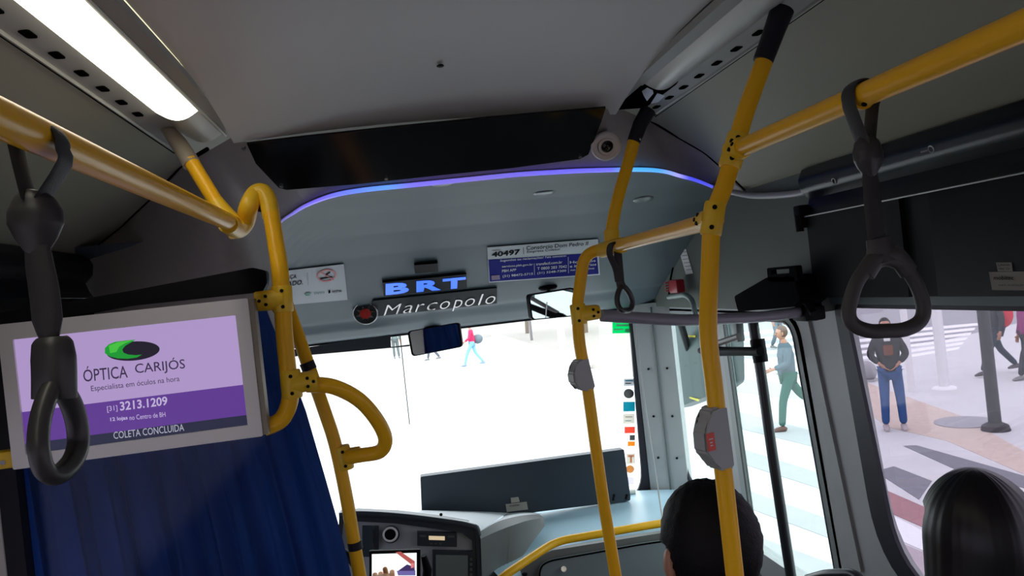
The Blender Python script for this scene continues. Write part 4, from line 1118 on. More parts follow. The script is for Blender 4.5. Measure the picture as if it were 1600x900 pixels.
ob('mount', sweep(nb(), [V(662, 868, Y=YT + .02), V(668, 890, Y=YT + .03), V(664, 930, Y=YT + .05), V(664, 960, Y=2.9)], [.010, .016, .014, .012], n=12), M_black, t)

# steering wheel
t = thing('steering_wheel', 'dark steering wheel mostly hidden behind the curtain edge', 'steering wheel', (-.58, 2.45, .82))
nw = Vector((0, -.55, .83)).normalized(); cw = Vector((-.56, 2.50, .86))
ob('rim', torus(nb(), cw, nw, .225, .015, 40, 10), M_black, t)
for a in (0, 2.1, 4.2):
    ax = nw.orthogonal().normalized(); by = nw.cross(ax); d = ax * math.cos(a) + by * math.sin(a)
    ob('spoke', sweep(nb(), [cw - nw * .03, cw + d * .22], .012, n=8), M_black, t)
ob('hub', disc(nb(), cw - nw * .05, nw, .06, .03), M_black, t)
ob('column', sweep(nb(), [cw - nw * .04, cw - nw * .5 + Vector((0, .1, 0))], .04, n=12), M_black, t)

# ------------------------------------------------------------ right side: covers, display, fittings
# glossy cove along the top of the right wall
def cove(u, v):
    y = -3 + (2.13 + 3) * v
    pr = [(1.152, 2.045), (1.125, 2.035), (1.11, 2.005), (1.115, 1.97), (1.14, 1.945), (1.13, 1.915), (1.118, 1.893)]
    f = u * (len(pr) - 1); j = min(int(f), len(pr) - 2); a, b = pr[j], pr[j + 1]; s = f - j
    return Vector((a[0] + (b[0] - a[0]) * s, y, a[1] + (b[1] - a[1]) * s))
t = thing('side_cover', 'glossy black cover running above the display box along the right wall', 'cover', (1.14, 1.0, 1.89))
ob('cover', grid(nb(), cove, 18, 6), M_cove, t)
ob('edge_strip', sweep(nb(), [Vector((1.116, -3, 1.893)), Vector((1.116, 2.13, 1.893))], .0025, n=6), M_alu, t)
for p in ((1303, 283), (1455, 233)):
    c = V(*p, X=1.112); bm = nb(); torus(bm, c, (-1, 0, -.3), .008, .0018, 16, 6); ob('latch', bm, M_alu, t)
    ob('latch_plate', obox(nb(), c + Vector((0, .022, 0)), (0, 1, 0), (1, 0, 0), (0, 0, 1), .024, .004, .004, .001), M_alu, t)
t = thing('side_cover', 'dark cover along the left wall behind the left hand strap', 'cover', (-1.14, 0, 1.62))
ob('cover', grid(nb(), lambda u, v: Vector((-cove(u, v).x, -3 + 5.71 * v, cove(u, v).z)), 18, 6), M_cove, t)
ob('lower_panel', box(nb(), (-1.19, -3, 1.62), (-1.12, 2.70, 1.892)), M_dbox, t)
t = thing('side_display_box', 'large black side destination box above the passenger window', 'display box', (1.16, 1.2, 1.645))
ob('end_panel', box(nb(), (1.12, 1.70, 1.645), (1.19, 2.125, 1.892)), M_dbox, t)
ob('lighter_panel', box(nb(), (1.135, 1.615, 1.645), (1.19, 1.70, 1.892)), M_dbox2, t)
ob('main_panel', box(nb(), (1.12, -2.9, 1.645), (1.19, 1.60, 1.892), .004), M_dbox, t)
ob('corner_hinge', box(nb(), (1.10, 2.125, 1.86), (1.15, 2.16, 1.93), .006), M_black, t)
bm = nb(); cyl(bm, Vector((1.105, 2.14, 1.85)), Vector((1.105, 2.14, 1.90)), .012, 10); ob('hinge_pin', bm, M_black, t)
ob('label', prism(nb(), P(dict(X=1.118), (1545, 425), (1612, 424), (1614, 454), (1550, 453)), (.001, 0, 0)), M_cream, t, smooth=False)
ob('label', prism(nb(), P(dict(X=1.118), (1556, 410), (1580, 410), (1582, 424), (1559, 424)), (.001, 0, 0)), M_cream, t, smooth=False)
text_on('mobitec', 'lettering', M_ink, t, V(1553, 437, X=1.117), V(1584, 437, X=1.117), V(1553, 431, X=1.117), (-.0006, 0, 0), bold=.01)
text_on('LINHA', 'lettering', M_ink, t, V(1560, 415.5, X=1.117), V(1578, 415.5, X=1.117), V(1560, 412.5, X=1.117), (-.0006, 0, 0))
text_on('MBC-73', 'lettering', M_ink, t, V(1561, 421.5, X=1.117), V(1577, 421.5, X=1.117), V(1561, 418.5, X=1.117), (-.0006, 0, 0))
text_on('www sinalização', 'lettering', M_gry, t, V(1560, 447.5, X=1.117), V(1600, 447.5, X=1.117), V(1560, 443.5, X=1.117), (-.0006, 0, 0))

# black wedge bracket
bx = dict(X=1.05)
t = thing('door_motor_cover', 'black wedge-shaped door motor cover with a slotted tab', 'cover', V(1200, 485, X=1.1))
ob('cover', prism(nb(), rrect(P(bx, (1147, 463), (1199, 433), (1240, 432), (1250, 470), (1237, 480), (1153, 487)), .012, 3), (.09, 0, 0)), M_blk0, t)
ob('tab', ring(nb(), rrect(P(bx, (1198, 419), (1243, 415), (1246, 440), (1200, 440)), .008, 3), rrect(P(bx, (1204, 422), (1233, 420), (1233, 427), (1205, 429)), .003, 3), (.02, 0, 0)), M_blk0, t)
ob('arm', sweep(nb(), P(dict(X=1.08), (1248, 462), (1262, 474), (1272, 490)), .012, n=10), M_black, t)
# red knob with grey hoop
t = thing('emergency_knob', 'small red ribbed emergency knob above a grey-green hoop near the windshield', 'knob', V(1057, 462, X=1.1))
c0 = V(1057, 447, X=1.10)
ob('knob', obox(nb(), c0, (0, 1, 0), (1, 0, 0), (0, 0, 1), .10, .04, .058, .008), M_redpl, t)
for k in range(4): ob('rib', obox(nb(), c0 + Vector((-.018, .054, -.018 + .012 * k)), (0, 1, 0), (1, 0, 0), (0, 0, 1), .012, .03, .005), mat('red_rib', (.6, .08, .1), .4), t)
ob('hoop', sweep(nb(), bend(P(dict(X=1.10), (1045, 464), (1070, 460), (1082, 468), (1087, 495)), .04), .012, n=10), mat('hoop_grey', (.22, .29, .28), .4), t)
t = thing('white_label', 'small slanted white label above the red knob', 'label', V(1073, 428, X=1.14))
ob('paper', prism(nb(), P(dict(X=1.148), (1061, 390), (1072, 389), (1083, 427), (1072, 429)), (-.001, 0, 0)), M_whitebr, t, smooth=False)
for k in range(6):
    ob('print_line', prism(nb(), P(dict(X=1.146), (1063.5 + k * 1.7, 394 + k * 5.5), (1072.5 + k * 1.7, 393 + k * 5.5), (1072.6 + k * 1.7, 393.8 + k * 5.5), (1063.6 + k * 1.7, 394.8 + k * 5.5)), (-.0006, 0, 0)), M_gry, t, smooth=False)
# made-up mirror housing beyond the quarter window, standing in for a reflection
t = thing('reflection_standin', 'large dark teal made-up housing standing in for a reflection in the quarter window', 'mirror', V(1100, 620, X=1.7))
ob('housing', prism(nb(), rrect(P(dict(X=1.55), (1050, 500), (1128, 500), (1131, 600), (1108, 618), (1050, 640)), .03, 4), (.12, 0, 0)), mat('teal_standin', (.03, .06, .06), .4), t)
ob('stripe', prism(nb(), P(dict(X=1.545), (1070, 524), (1087, 524), (1087, 527), (1070, 526)), (-.004, 0, 0)), mat('yellow_mark', (.7, .6, .05), .4), t, smooth=False)
ob('stripe', prism(nb(), P(dict(X=1.545), (1078, 620), (1094, 624), (1092, 627), (1078, 622)), (-.004, 0, 0)), mat('yellow_mark2', (.7, .6, .05), .4), t, smooth=False)
ob('bracket', sweep(nb(), [V(1090, 560, X=1.6) + Vector((0, .1, 0)), Vector((1.28, 3.78, 1.75))], .02, n=8), M_black, t)

# ------------------------------------------------------------ people helpers
def skin_mesh(verts, edges, radii, sub=1, root=0):
    bm = nb(); lay = bm.verts.layers.skin.verify()
    vs_ = []
    for i, (p, r) in enumerate(zip(verts, radii)):
        v = bm.verts.new(p); vs_.append(v); v[lay].radius = (r, r) if not isinstance(r, tuple) else r
        v[lay].use_root = (i == root)
    for a, b in edges: bm.edges.new((vs_[a], vs_[b]))
    me = bpy.data.meshes.new('sk'); bm.to_mesh(me); bm.free()
    o = bpy.data.objects.new('sk', me); C.objects.link(o)
    s = o.modifiers.new('s', 'SKIN'); s.use_smooth_shade = True
    d = o.modifiers.new('d', 'SUBSURF'); d.levels = sub; d.render_levels = sub
    dg = bpy.context.evaluated_depsgraph_get(); dg.update()
    out = bpy.data.meshes.new_from_object(o.evaluated_get(dg))
    bpy.data.objects.remove(o); bpy.data.meshes.remove(me)
    b2 = nb(); b2.from_mesh(out); bpy.data.meshes.remove(out)
    return b2

def person(label, foot, yaw, h, J, cols, group=None, hair=True, bag=None, name='person'):
    """J: joints in metres for a 1.75 m figure, x right, y forward, z up"""
    s = h / 1.75; ca_, sa = math.cos(yaw), math.sin(yaw); F = Vector(foot)
    def T(p): p = Vector(p) * s; return F + Vector((p.x * ca_ - p.y * sa, p.x * sa + p.y * ca_, p.z))
    t = thing(name, label, 'person', foot, group)
    R = lambda r: r * s
    base = dict(pel=(0, 0, .95), wai=(0, 0, 1.08), che=(0, 0, 1.28), nec=(0, .0, 1.47), hd=(0, .02, 1.56),
                sl=(-.17, 0, 1.41), el=(-.23, -.02, 1.14), wl=(-.24, .05, .90), sr=(.17, 0, 1.41), er=(.23, -.02, 1.14), wr=(.24, .05, .90),
                hl=(-.09, 0, .90), kl=(-.10, .02, .50), al=(-.10, -.02, .09), hr=(.09, 0, .90), kr=(.10, .02, .50), ar=(.10, -.02, .09))
    base.update(J); J = {k: Vector(v) for k, v in base.items()}
    # hands
    V_, E_, R_ = [], [], []
    idx = {}
    def add(k, p, r): idx[k] = len(V_); V_.append(T(p)); R_.append(R(r)); return idx[k]
    for k, r in (('pel', .115), ('wai', .105), ('che', .125), ('nec', .055), ('hd', .06), ('sl', .06), ('el', .042), ('wl', .028), ('sr', .06), ('er', .042), ('wr', .028), ('hl', .085), ('kl', .055), ('al', .04), ('hr', .085), ('kr', .055), ('ar', .04)): add(k, J[k], r)
    def e(a, b): E_.append((idx[a], idx[b]))
    for a, b in (('pel', 'wai'), ('wai', 'che'), ('che', 'nec'), ('nec', 'hd'), ('che', 'sl'), ('sl', 'el'), ('el', 'wl'), ('che', 'sr'), ('sr', 'er'), ('er', 'wr'), ('pel', 'hl'), ('hl', 'kl'), ('kl', 'al'), ('pel', 'hr'), ('hr', 'kr'), ('kr', 'ar')): e(a, b)
    for sd, w, el_ in ((-1, 'wl', 'el'), (1, 'wr', 'er')):
        d = (J[w] - J[el_]).normalized(); sdv = Vector((0, 1, 0)); sdv = (sdv - d * sdv.dot(d)).normalized()
        pm = J[w] + d * .07; add('pm' + w, pm, .030); e(w, 'pm' + w)
        for k in range(4):
            f0 = pm + d * .03 + sdv * (.028 - .019 * k); f1 = f0 + d * (.045 - .006 * abs(k - 1)) + Vector((-sd * .012, 0, 0)); f2 = f1 + d * .025 + Vector((-sd * .018, 0, 0))
            add('f%s%d' % (w, k), f0, .010); add('g%s%d' % (w, k), f1, .009); add('h%s%d' % (w, k), f2, .007); e('pm' + w, 'f%s%d' % (w, k)); e('f%s%d' % (w, k), 'g%s%d' % (w, k)); e('g%s%d' % (w, k), 'h%s%d' % (w, k))
        th = J[w] + d * .04 + sdv * .045; add('t' + w, th, .011); add('u' + w, th + d * .035 + sdv * .008, .009); e('pm' + w, 't' + w); e('t' + w, 'u' + w)
    b = skin_mesh(V_, E_, R_, 1)
    # head on the neck
    hc = T(J['hd'] + Vector((0, .01, .08))); rot = Matrix.Rotation(yaw, 3, 'Z')
    for v in ell(b, hc, (R(.075), R(.092), R(.115)), rot, 16, 12):
        l = rot.inverted() @ (v.co - hc)
        if l.z < -.03 * s: v.co = hc + rot @ Vector((l.x * .82, l.y, l.z))
    ell(b, hc + rot @ Vector((0, R(.098), -R(.015))), (R(.014), R(.018), R(.022)), rot, 8, 6)
    for x in (-1, 1): ell(b, hc + rot @ Vector((x * R(.078), 0, -R(.005))), (R(.010), R(.018), R(.030)), rot, 8, 6)
    ob('body', b, cols['skin'], t, auto=False)
    eb = nb()
    for x in (-1, 1): ell(eb, hc + rot @ Vector((x * R(.03), R(.083), R(.012))), (R(.012), R(.008), R(.007)), rot, 8, 6)
    ob('eyes', eb, M_ink, t)
    mb = nb(); ell(mb, hc + rot @ Vector((0, R(.086), -R(.055))), (R(.022), R(.008), R(.007)), rot, 8, 6); ob('mouth', mb, mat('lips', (.3, .09, .08), .5), t)
    if hair:
        hb_ = nb()
        for v in ell(hb_, hc + rot @ Vector((0, -R(.014), R(.022))), (R(.084), R(.096), R(.108)), rot, 16, 12):
            l = rot.inverted() @ (v.co - hc)
            if l.y > .03 * s and l.z < .06 * s: v.co -= rot @ Vector((0, l.y * .75, 0))
        ob('hair', hb_, cols.get('hair', M_hair), t)
    def suit(name, keys, edges, m):
        k2 = [k for k, _ in keys]; vv = [T(J[k]) for k, _ in keys]; rr_ = [R(r) for _, r in keys]
        ob(name, skin_mesh(vv, [(k2.index(a), k2.index(b_)) for a, b_ in edges], rr_, 1), m, t, auto=False)
    jk = [('wai', .145), ('pel', .15), ('che', .15), ('nec', .075), ('sl', .078), ('el', .062), ('wl', .05), ('sr', .078), ('er', .062), ('wr', .05)]
    suit('jacket', jk, (('pel', 'wai'), ('wai', 'che'), ('che', 'nec'), ('che', 'sl'), ('sl', 'el'), ('el', 'wl'), ('che', 'sr'), ('sr', 'er'), ('er', 'wr')), cols['top'])
    tr = [('pel', .125), ('hl', .098), ('kl', .072), ('al', .06), ('hr', .098), ('kr', .072), ('ar', .06)]
    suit('trousers', tr, (('pel', 'hl'), ('hl', 'kl'), ('kl', 'al'), ('pel', 'hr'), ('hr', 'kr'), ('kr', 'ar')), cols['leg'])
    for a, k_ in (('al', 'kl'), ('ar', 'kr')):
        sh = nb(); p = J[a]; dirn = Vector(J.get('f' + a, (0, 1, 0)))
        sweep(sh, [T(p + Vector((0, -.07, -.05))), T(p + Vector((0, -.03, -.03))), T(p + Vector((0, .08, -.045))), T(p + Vector((0, .17, -.065)))], [R(.03), R(.048), R(.045), R(.025)], ry=[R(.03), R(.05), R(.04), R(.02)], hint=(ca_, sa, 0), n=12)
        ob('shoe', sh, cols['shoe'], t)
    return t, T, J

GZ = -1.05
cl = lambda n, c, r=.85: mat(n, c, r, noise=.06, nscale=6, spec=.2)
# man in hoodie (seen through the passenger window)
f0 = V(1400, 672, Z=GZ)
t, T, J = person('person in a dark hooded sweatshirt and blue jeans standing on the pavement', f0, math.radians(150), 1.72,
    dict(el=(-.26, .0, 1.18), wl=(-.14, .06, 1.06), er=(.26, .0, 1.18), wr=(.14, .06, 1.06), kl=(-.11, .02, .5), al=(-.12, 0, .09), kr=(.11, .02, .5), ar=(.13, 0, .09)),
    dict(skin=M_skin, top=cl('hoodie', (.035, .033, .038)), leg=cl('jeans', (.035, .085, .22)), shoe=cl('shoes_grey', (.40, .36, .36))))
hd = nb(); c_ = T(Vector((0, -.05, 1.50))); ell(hd, c_, (.12, .09, .08)); ob('hood', hd, cl('hood', (.03, .028, .032)), t)
ob('chest_print', obox(nb(), T(Vector((0, .150, 1.27))), T((1, 0, 0)) - T((0, 0, 0)), T((0, 1, 0)) - T((0, 0, 0)), (0, 0, 1), .14, .02, .16, .02), cl('print_brown', (.16, .06, .04)), t)
ob('collar', obox(nb(), T(Vector((0, .11, 1.43))), T((1, 0, 0)) - T((0, 0, 0)), T((0, 1, 0)) - T((0, 0, 0)), (0, 0, 1), .09, .03, .05, .01), cl('white_tee', (.7, .7, .7)), t)

# man in green trousers walking away to the left, seen through the door
f1 = V(1240, 672, Z=GZ)
person('person in a blue-grey jacket and green trousers striding past the front door', f1, math.radians(75), 1.70,
    dict(kl=(-.09, .14, .52), al=(-.09, .20, .09), kr=(.09, -.22, .55), ar=(.09, -.56, .34), wl=(-.22, .26, 1.08), el=(-.24, .04, 1.14), wr=(.24, -.10, .90)),
    dict(skin=M_skin, top=cl('jacket_blue', (.085, .115, .14)), leg=cl('green_trousers', (.025, .09, .07)), shoe=cl('shoes_brown', (.12, .07, .06)), hair=cl('cap_hair', (.12, .07, .05))))
# someone behind him
person('person in dark clothes far off beyond the green-trousered walker', V(1218, 545, Z=GZ), math.radians(200), 1.7,
    dict(kl=(-.09, .1, .5), ar=(.09, -.2, .12)), dict(skin=M_skin, top=cl('dark_blue', (.08, .1, .14)), leg=cl('slate', (.12, .15, .18)), shoe=cl('shoe2', (.2, .2, .2))))
# walker in red seen through the windshield
f2 = V(741, 571, Z=GZ)
t, T, J = person('person in red jacket and pale jeans with dark shoulder bag crossing ahead', f2, math.radians(75), 1.62,
    dict(kl=(-.09, .22, .52), al=(-.09, .36, .09), kr=(.09, -.10, .50), ar=(.09, -.38, .12), wl=(-.22, .24, 1.02), el=(-.24, .04, 1.14)),
    dict(skin=M_skin, top=cl('red_jacket', (.62, .03, .10)), leg=cl('pale_jeans', (.20, .42, .62)), shoe=cl('shoes_blue', (.2, .3, .45))))
bg_ = nb(); ell(bg_, T(Vector((.25, -.22, 1.05))), (.20, .20, .18)); ob('shoulder_bag', bg_, cl('bag_grey', (.12, .15, .17)), t)
# legs of more walkers half hidden behind the mirrors
person('person in grey standing just beyond the sun blind at the far left', V(620, 560, Z=GZ), math.radians(190), 1.7, dict(al=(-.12, .05, .09)),
       dict(skin=M_skin, top=cl('grey_top', (.16, .2, .2)), leg=cl('grey_leg', (.12, .14, .14)), shoe=cl('shoe3', (.2, .2, .2))))
person('person far ahead mostly hidden by the left cab mirror', V(678, 562, Z=GZ), math.radians(80), 1.7, dict(kl=(-.09, .15, .5), al=(-.09, .25, .09), ar=(.09, -.25, .1)),
       dict(skin=M_skin, top=cl('grey_top2', (.16, .16, .2)), leg=cl('grey_leg2', (.10, .11, .13)), shoe=cl('shoe4', (.2, .2, .2))))
# walker with a red backpack at the right edge and a companion in purple
f3 = V(1562, 586, Z=GZ)
t, T, J = person('person in dark clothes with a red backpack striding behind the black post', f3, math.radians(81), 1.72,
    dict(kl=(-.09, .24, .53), al=(-.09, .38, .12), kr=(.09, -.12, .52), ar=(.09, -.42, .17), hd=(0, .05, 1.56)),
    dict(skin=M_skin, top=cl('black_top', (.04, .04, .05)), leg=cl('black_jeans', (.035, .045, .07)), shoe=cl('shoe5', (.1, .09, .1))))
bk_ = nb(); ell(bk_, T(Vector((.05, -.2, 1.22))), (.22, .18, .28)); ob('backpack', bk_, cl('red_bag', (.6, .04, .07)), t)
person('person in a purple jacket at the right edge of the side window', V(1614, 592, Z=GZ), math.radians(81), 1.62,
    dict(kl=(-.09, .2, .53), al=(-.09, .3, .10)), dict(skin=M_skin, top=cl('purple', (.26, .04, .16)), leg=cl('black_leg', (.04, .04, .05)), shoe=cl('shoe6', (.2, .2, .2))))

# seats and passengers -----------------------------------------
def seat(loc, label, ztop=1.0, zs=.62):
    x, y_ = loc
    t = thing('passenger_seat', label, 'seat', (x, y_, 0))
    ms = mat('seat_fabric', (.03, .05, .12), .7, noise=.3, nscale=60)
    ob('cushion', box(nb(), (x - .21, y_ - .18, zs - .09), (x + .21, y_ + .24, zs), .03), ms, t)
    ob('backrest', box(nb(), (x - .21, y_ - .27, zs - .02), (x + .21, y_ - .21, ztop), .025), ms, t)
    ob('pedestal', box(nb(), (x - .15, y_ - .15, 0), (x + .15, y_ + .18, zs - .085), .01), M_dashdk, t)
    return t
def rider(label, hx, hy, top_z, yaw, topm, ears=True, seat_z=.62):
    """seated passenger; the head's highest hair point is top_z"""
    t = thing('person', label, 'person', (hx, hy, seat_z))
    hz = top_z - .125
    sh = hz - .27
    pel = seat_z + .11
    V_ = [(hx, hy - .02, pel), (hx, hy - .03, (pel + sh) / 2), (hx, hy - .02, sh - .06), (hx, hy, hz - .14), (hx, hy + .01, hz - .05),
          (hx - .18, hy - .01, sh), (hx - .22, hy + .02, sh - .27), (hx - .13, hy + .22, sh - .33), (hx + .18, hy - .01, sh), (hx + .22, hy + .02, sh - .27), (hx + .13, hy + .22, sh - .33),
          (hx - .10, hy + .05, pel - .02), (hx - .09, hy + .30, pel - .01), (hx - .09, hy + .30, pel - .42), (hx + .10, hy + .05, pel - .02), (hx + .11, hy + .30, pel - .01), (hx + .11, hy + .30, pel - .42)]
    R_ = [.13, .12, .13, .055, .062, .062, .045, .03, .062, .045, .03, .085, .062, .045, .085, .062, .045]
    E_ = [(0, 1), (1, 2), (2, 3), (3, 4), (2, 5), (5, 6), (6, 7), (2, 8), (8, 9), (9, 10), (0, 11), (11, 12), (12, 13), (0, 14), (14, 15), (15, 16)]
    n0 = len(V_)
    for w, sd in ((7, -1), (10, 1)):
        p = Vector(V_[w]); pm = p + Vector((-sd * .02, .07, -.02)); V_.append(tuple(pm)); R_.append(.032); E_.append((w, len(V_) - 1)); ip = len(V_) - 1
        for k in range(4):
            a = pm + Vector((-.03 + .02 * k, .035, 0)); b_ = a + Vector((0, .045 - .005 * abs(k - 1.5), -.008)); V_ += [tuple(a), tuple(b_)]; R_ += [.010, .009]; i_ = len(V_); E_ += [(ip, i_ - 2), (i_ - 2, i_ - 1)]
        a = pm + Vector((-sd * .04, 0, .0)); V_.append(tuple(a)); R_.append(.011); E_.append((ip, len(V_) - 1))
    b = skin_mesh([Vector(v) for v in V_], E_, R_, 2)
    hc = Vector((hx, hy + .01, hz)); rot = Matrix.Rotation(yaw, 3, 'Z')
    for v in ell(b, hc, (.076, .095, .115), rot, 28, 20):
        l = rot.inverted() @ (v.co - hc)
        k = 1 - .22 * max(0, -l.z / .115) ** 1.5 * (1 if l.y > 0 else .4); v.co = hc + rot @ Vector((l.x * k, l.y, l.z))
    ell(b, hc + rot @ Vector((0, .098, -.018)), (.013, .018, .024), rot, 10, 8)
    for x in (-1, 1):
        ell(b, hc + rot @ Vector((x * (.093 if ears else .072), -.004, -.020)), (.014, .022, .034), rot @ Matrix.Rotation(x * .35, 3, 'Z'), 12, 10)
    ob('body', b, M_skin, t, auto=False)
    eb = nb(); 
    for x in (-1, 1): ell(eb, hc + rot @ Vector((x * .031, .086, .010)), (.013, .008, .007), rot, 10, 8)
    ob('eyes', eb, M_ink, t); mb = nb(); ell(mb, hc + rot @ Vector((0, .088, -.058)), (.024, .008, .007), rot, 10, 8); ob('mouth', mb, mat('lips', (.3, .09, .08), .5), t)
    ks = [(0, .14), (1, .135), (2, .15), (3, .065), (5, .078), (6, .06), (7, .045), (8, .078), (9, .06), (10, .045)]; ii = [k for k, _ in ks]
    ob('shirt', skin_mesh([Vector(V_[k]) for k in ii], [(ii.index(a), ii.index(c)) for a, c in E_[:10] if a in ii and c in ii], [r for _, r in ks], 2), topm, t, auto=False)
    ks = [(0, .14), (11, .10), (12, .075), (13, .06), (14, .10), (15, .075), (16, .06)]; ii = [k for k, _ in ks]
    ob('trousers', skin_mesh([Vector(V_[k]) for k in ii], [(ii.index(a), ii.index(c)) for a, c in E_[10:16] if a in ii and c in ii], [r for _, r in ks], 1), cl('dark_trousers', (.03, .03, .04)), t, auto=False)
    return t, hc, rot
mx_ = V(1107, 830, Y=1.48).x; seat((mx_, 1.60), 'seat under the short-haired passenger', .98, .60)
t, hc, rot = rider('passenger with short black hair seen from behind, behind the tall right pole', mx_, 1.48, V(1107, 759, Y=1.48).z, math.radians(8), cl('dark_shirt', (.03, .03, .05)), seat_z=.60)
hb_ = nb()
rnd = random.Random(3)
for v in ell(hb_, hc + rot @ Vector((0, -.010, .012)), (.101, .112, .126), rot, 56, 40):
    l = rot.inverted() @ (v.co - hc)
    # hairline: cut away the face, step round the ears, taper at the nape
    if l.y > .035 and l.z < .07: v.co -= rot @ Vector((l.x * .1, (l.y - .035) * .8, 0))
    if l.z < -.05: 
        k = min(1, (-.05 - l.z) / .07); v.co -= rot @ Vector((l.x * .33 * k, l.y * .1 * k, 0))
    if abs(l.x) > .06 and -.045 < l.z < .015 and -.02 < l.y < .05: v.co -= rot @ Vector((.012 if l.x > 0 else -.012, 0, 0))
    d = (v.co - hc).normalized()
    nz = math.sin(l.x * 260 + l.z * 90) * math.sin(l.z * 210 + l.y * 170)
    v.co += d * (.0016 * nz + rnd.uniform(-.0012, .0012))
ob('hair', hb_, M_hair, t)
wx_ = V(1528, 800, Y=1.26).x; seat((wx_, 1.38), 'seat under the long-haired passenger', .98, .60)
t, hc, rot = rider('passenger with long glossy black hair at the lower right corner by the window', wx_, 1.26, V(1525, 739, Y=1.26).z, math.radians(-5), cl('black_coat', (.02, .02, .025)), ears=False, seat_z=.60)
# long hair: stacked rings with strand grooves
def long_hair(hc):
    bm = nb(); NZ, NT = 46, 120; g = []
    for j in range(NZ + 1):
        s = j / NZ
        if s < .38:
            a = s / .38 * PI / 2; z = .135 * math.cos(a); rr_ = math.sin(a)
            rx, ry = .098 * rr_ ** 1.08, .112 * rr_
        else:
            q_ = (s - .38) / .62; z = -.38 * q_; rx = .098 + .010 * math.sin(q_ * 3); ry = .112 - .03 * q_
        row = []
        for k in range(NT):
            th = 2 * PI * k / NT
            gr = .0005 * math.sin(th * 37 + 2 * math.sin(th * 3) + j * .03) + .0006 * math.sin(th * 11 + 1.3 + j * .02)
            fr_ = 1.0
            lx, ly = math.cos(th), math.sin(th)
            face = max(0, ly - .35) if z < .06 else 0
            rxx = rx * (1 - .0) + gr; ryy = ry * (1 - .55 * min(1, face * 1.6)) + gr
            part = 0
            row.append(bm.verts.new(hc + Vector((rxx * lx, ryy * ly - .012, z + part))))
        g.append(row)
    for j in range(NZ):
        for k in range(NT): bm.faces.new((g[j][k], g[j][(k + 1) % NT], g[j + 1][(k + 1) % NT], g[j + 1][k]))
    bmesh.ops.remove_doubles(bm, verts=bm.verts, dist=.0001)
    return bm
ob('hair', long_hair(hc), M_hairl, t)

# driver reaching to the tablet
t = thing('seat', 'driver seat hidden behind the blue curtain', 'seat', (-.66, 2.12, 0))
ob('cushion', box(nb(), (-.88, 2.0, .50), (-.44, 2.42, .58), .03), M_black, t); ob('backrest', box(nb(), (-.88, 2.0, .56), (-.44, 2.06, 1.15), .025), M_black, t); ob('pedestal', box(nb(), (-.8, 2.05, 0), (-.52, 2.35, .51), .01), M_black, t)
t = thing('person', 'driver hidden by the curtain, one finger touching the tablet', 'person', (-.62, 2.2, .58))
tip = V(601, 889, Y=YT - .012)
wr_ = tip + Vector((-.012, -.11, -.036))
V_ = [(-.66, 2.2, .69), (-.66, 2.18, .88), (-.66, 2.18, 1.05), (-.66, 2.20, 1.17), (-.66, 2.21, 1.22), (-.84, 2.2, 1.10), (-.88, 2.28, .90), (-.74, 2.42, .90), (-.47, 2.2, 1.08), (-.40, 2.22, .84), tuple(wr_),
      (-.76, 2.28, .66), (-.76, 2.62, .66), (-.76, 2.66, .25), (-.56, 2.28, .66), (-.56, 2.62, .66), (-.56, 2.66, .25)]
R_ = [.13, .12, .13, .055, .062, .062, .045, .03, .062, .044, .028, .085, .062, .045, .085, .062, .045]
E_ = [(0, 1), (1, 2), (2, 3), (3, 4), (2, 5), (5, 6), (6, 7), (2, 8), (8, 9), (9, 10), (0, 11), (11, 12), (12, 13), (0, 14), (14, 15), (15, 16)]
pm = wr_ + Vector((.006, .058, .014)); V_.append(tuple(pm)); R_.append(.028); E_.append((10, 17))
for k in range(4):
    a = pm + Vector((-.028 + .019 * k, .032, .004)); 
    if k == 2: b1 = a.lerp(tip, .55) + Vector((0, 0, .012)); b2 = tip
    else: b1 = a + Vector((0, .028, .004)); b2 = b1 + Vector((0, .004, -.026))
    V_ += [tuple(a), tuple(b1), tuple(b2)]; R_ += [.010, .009, .0085]; i_ = len(V_); E_ += [(17, i_ - 3), (i_ - 3, i_ - 2), (i_ - 2, i_ - 1)]
a = pm + Vector((.038, -.01, -.012)); b1 = a + Vector((.006, .035, -.004)); V_ += [tuple(a), tuple(b1)]; R_ += [.011, .009]; i_ = len(V_); E_ += [(17, i_ - 2), (i_ - 2, i_ - 1)]
b = skin_mesh([Vector(v) for v in V_], E_, R_, 2)
hc = Vector((-.66, 2.23, 1.31))
ell(b, hc, (.076, .095, .115), None, 24, 16); ell(b, hc + Vector((0, .098, -.018)), (.013, .018, .024), None, 10, 8)
ob('body', b, mat('driver_skin', (.80, .36, .13), .5), t, auto=False)
hb_ = nb(); ell(hb_, hc + Vector((0, -.02, .02)), (.084, .096, .108)); ob('hair', hb_, M_hair, t)
ks = [(0, .14), (1, .135), (2, .15), (3, .065), (5, .078), (6, .06), (7, .045), (8, .078), (9, .058)]; ii = [k for k, _ in ks]
ob('shirt', skin_mesh([Vector(V_[k]) for k in ii], [(ii.index(a), ii.index(c)) for a, c in E_[:10] if a in ii and c in ii], [r for _, r in ks], 2), cl('driver_shirt', (.2, .25, .35)), t, auto=False)
ks = [(0, .14), (11, .10), (12, .075), (13, .06), (14, .10), (15, .075), (16, .06)]; ii = [k for k, _ in ks]
ob('trousers', skin_mesh([Vector(V_[k]) for k in ii], [(ii.index(a), ii.index(c)) for a, c in E_[10:16] if a in ii and c in ii], [r for _, r in ks], 1), cl('driver_trousers', (.03, .03, .05)), t, auto=False)

# dark seat-top rail at the bottom right
t = thing('stanchion_rail', 'dark glossy horizontal rail at the bottom beside the door pillar', 'rail', V(1310, 905, X=1.05))
ob('tube', sweep(nb(), bend([V(1262, 905, X=1.0), V(1290, 897, X=1.02), V(1335, 896, X=1.05), V(1352, 915, X=1.05)], .03), .014, n=12), M_blackpole, t)

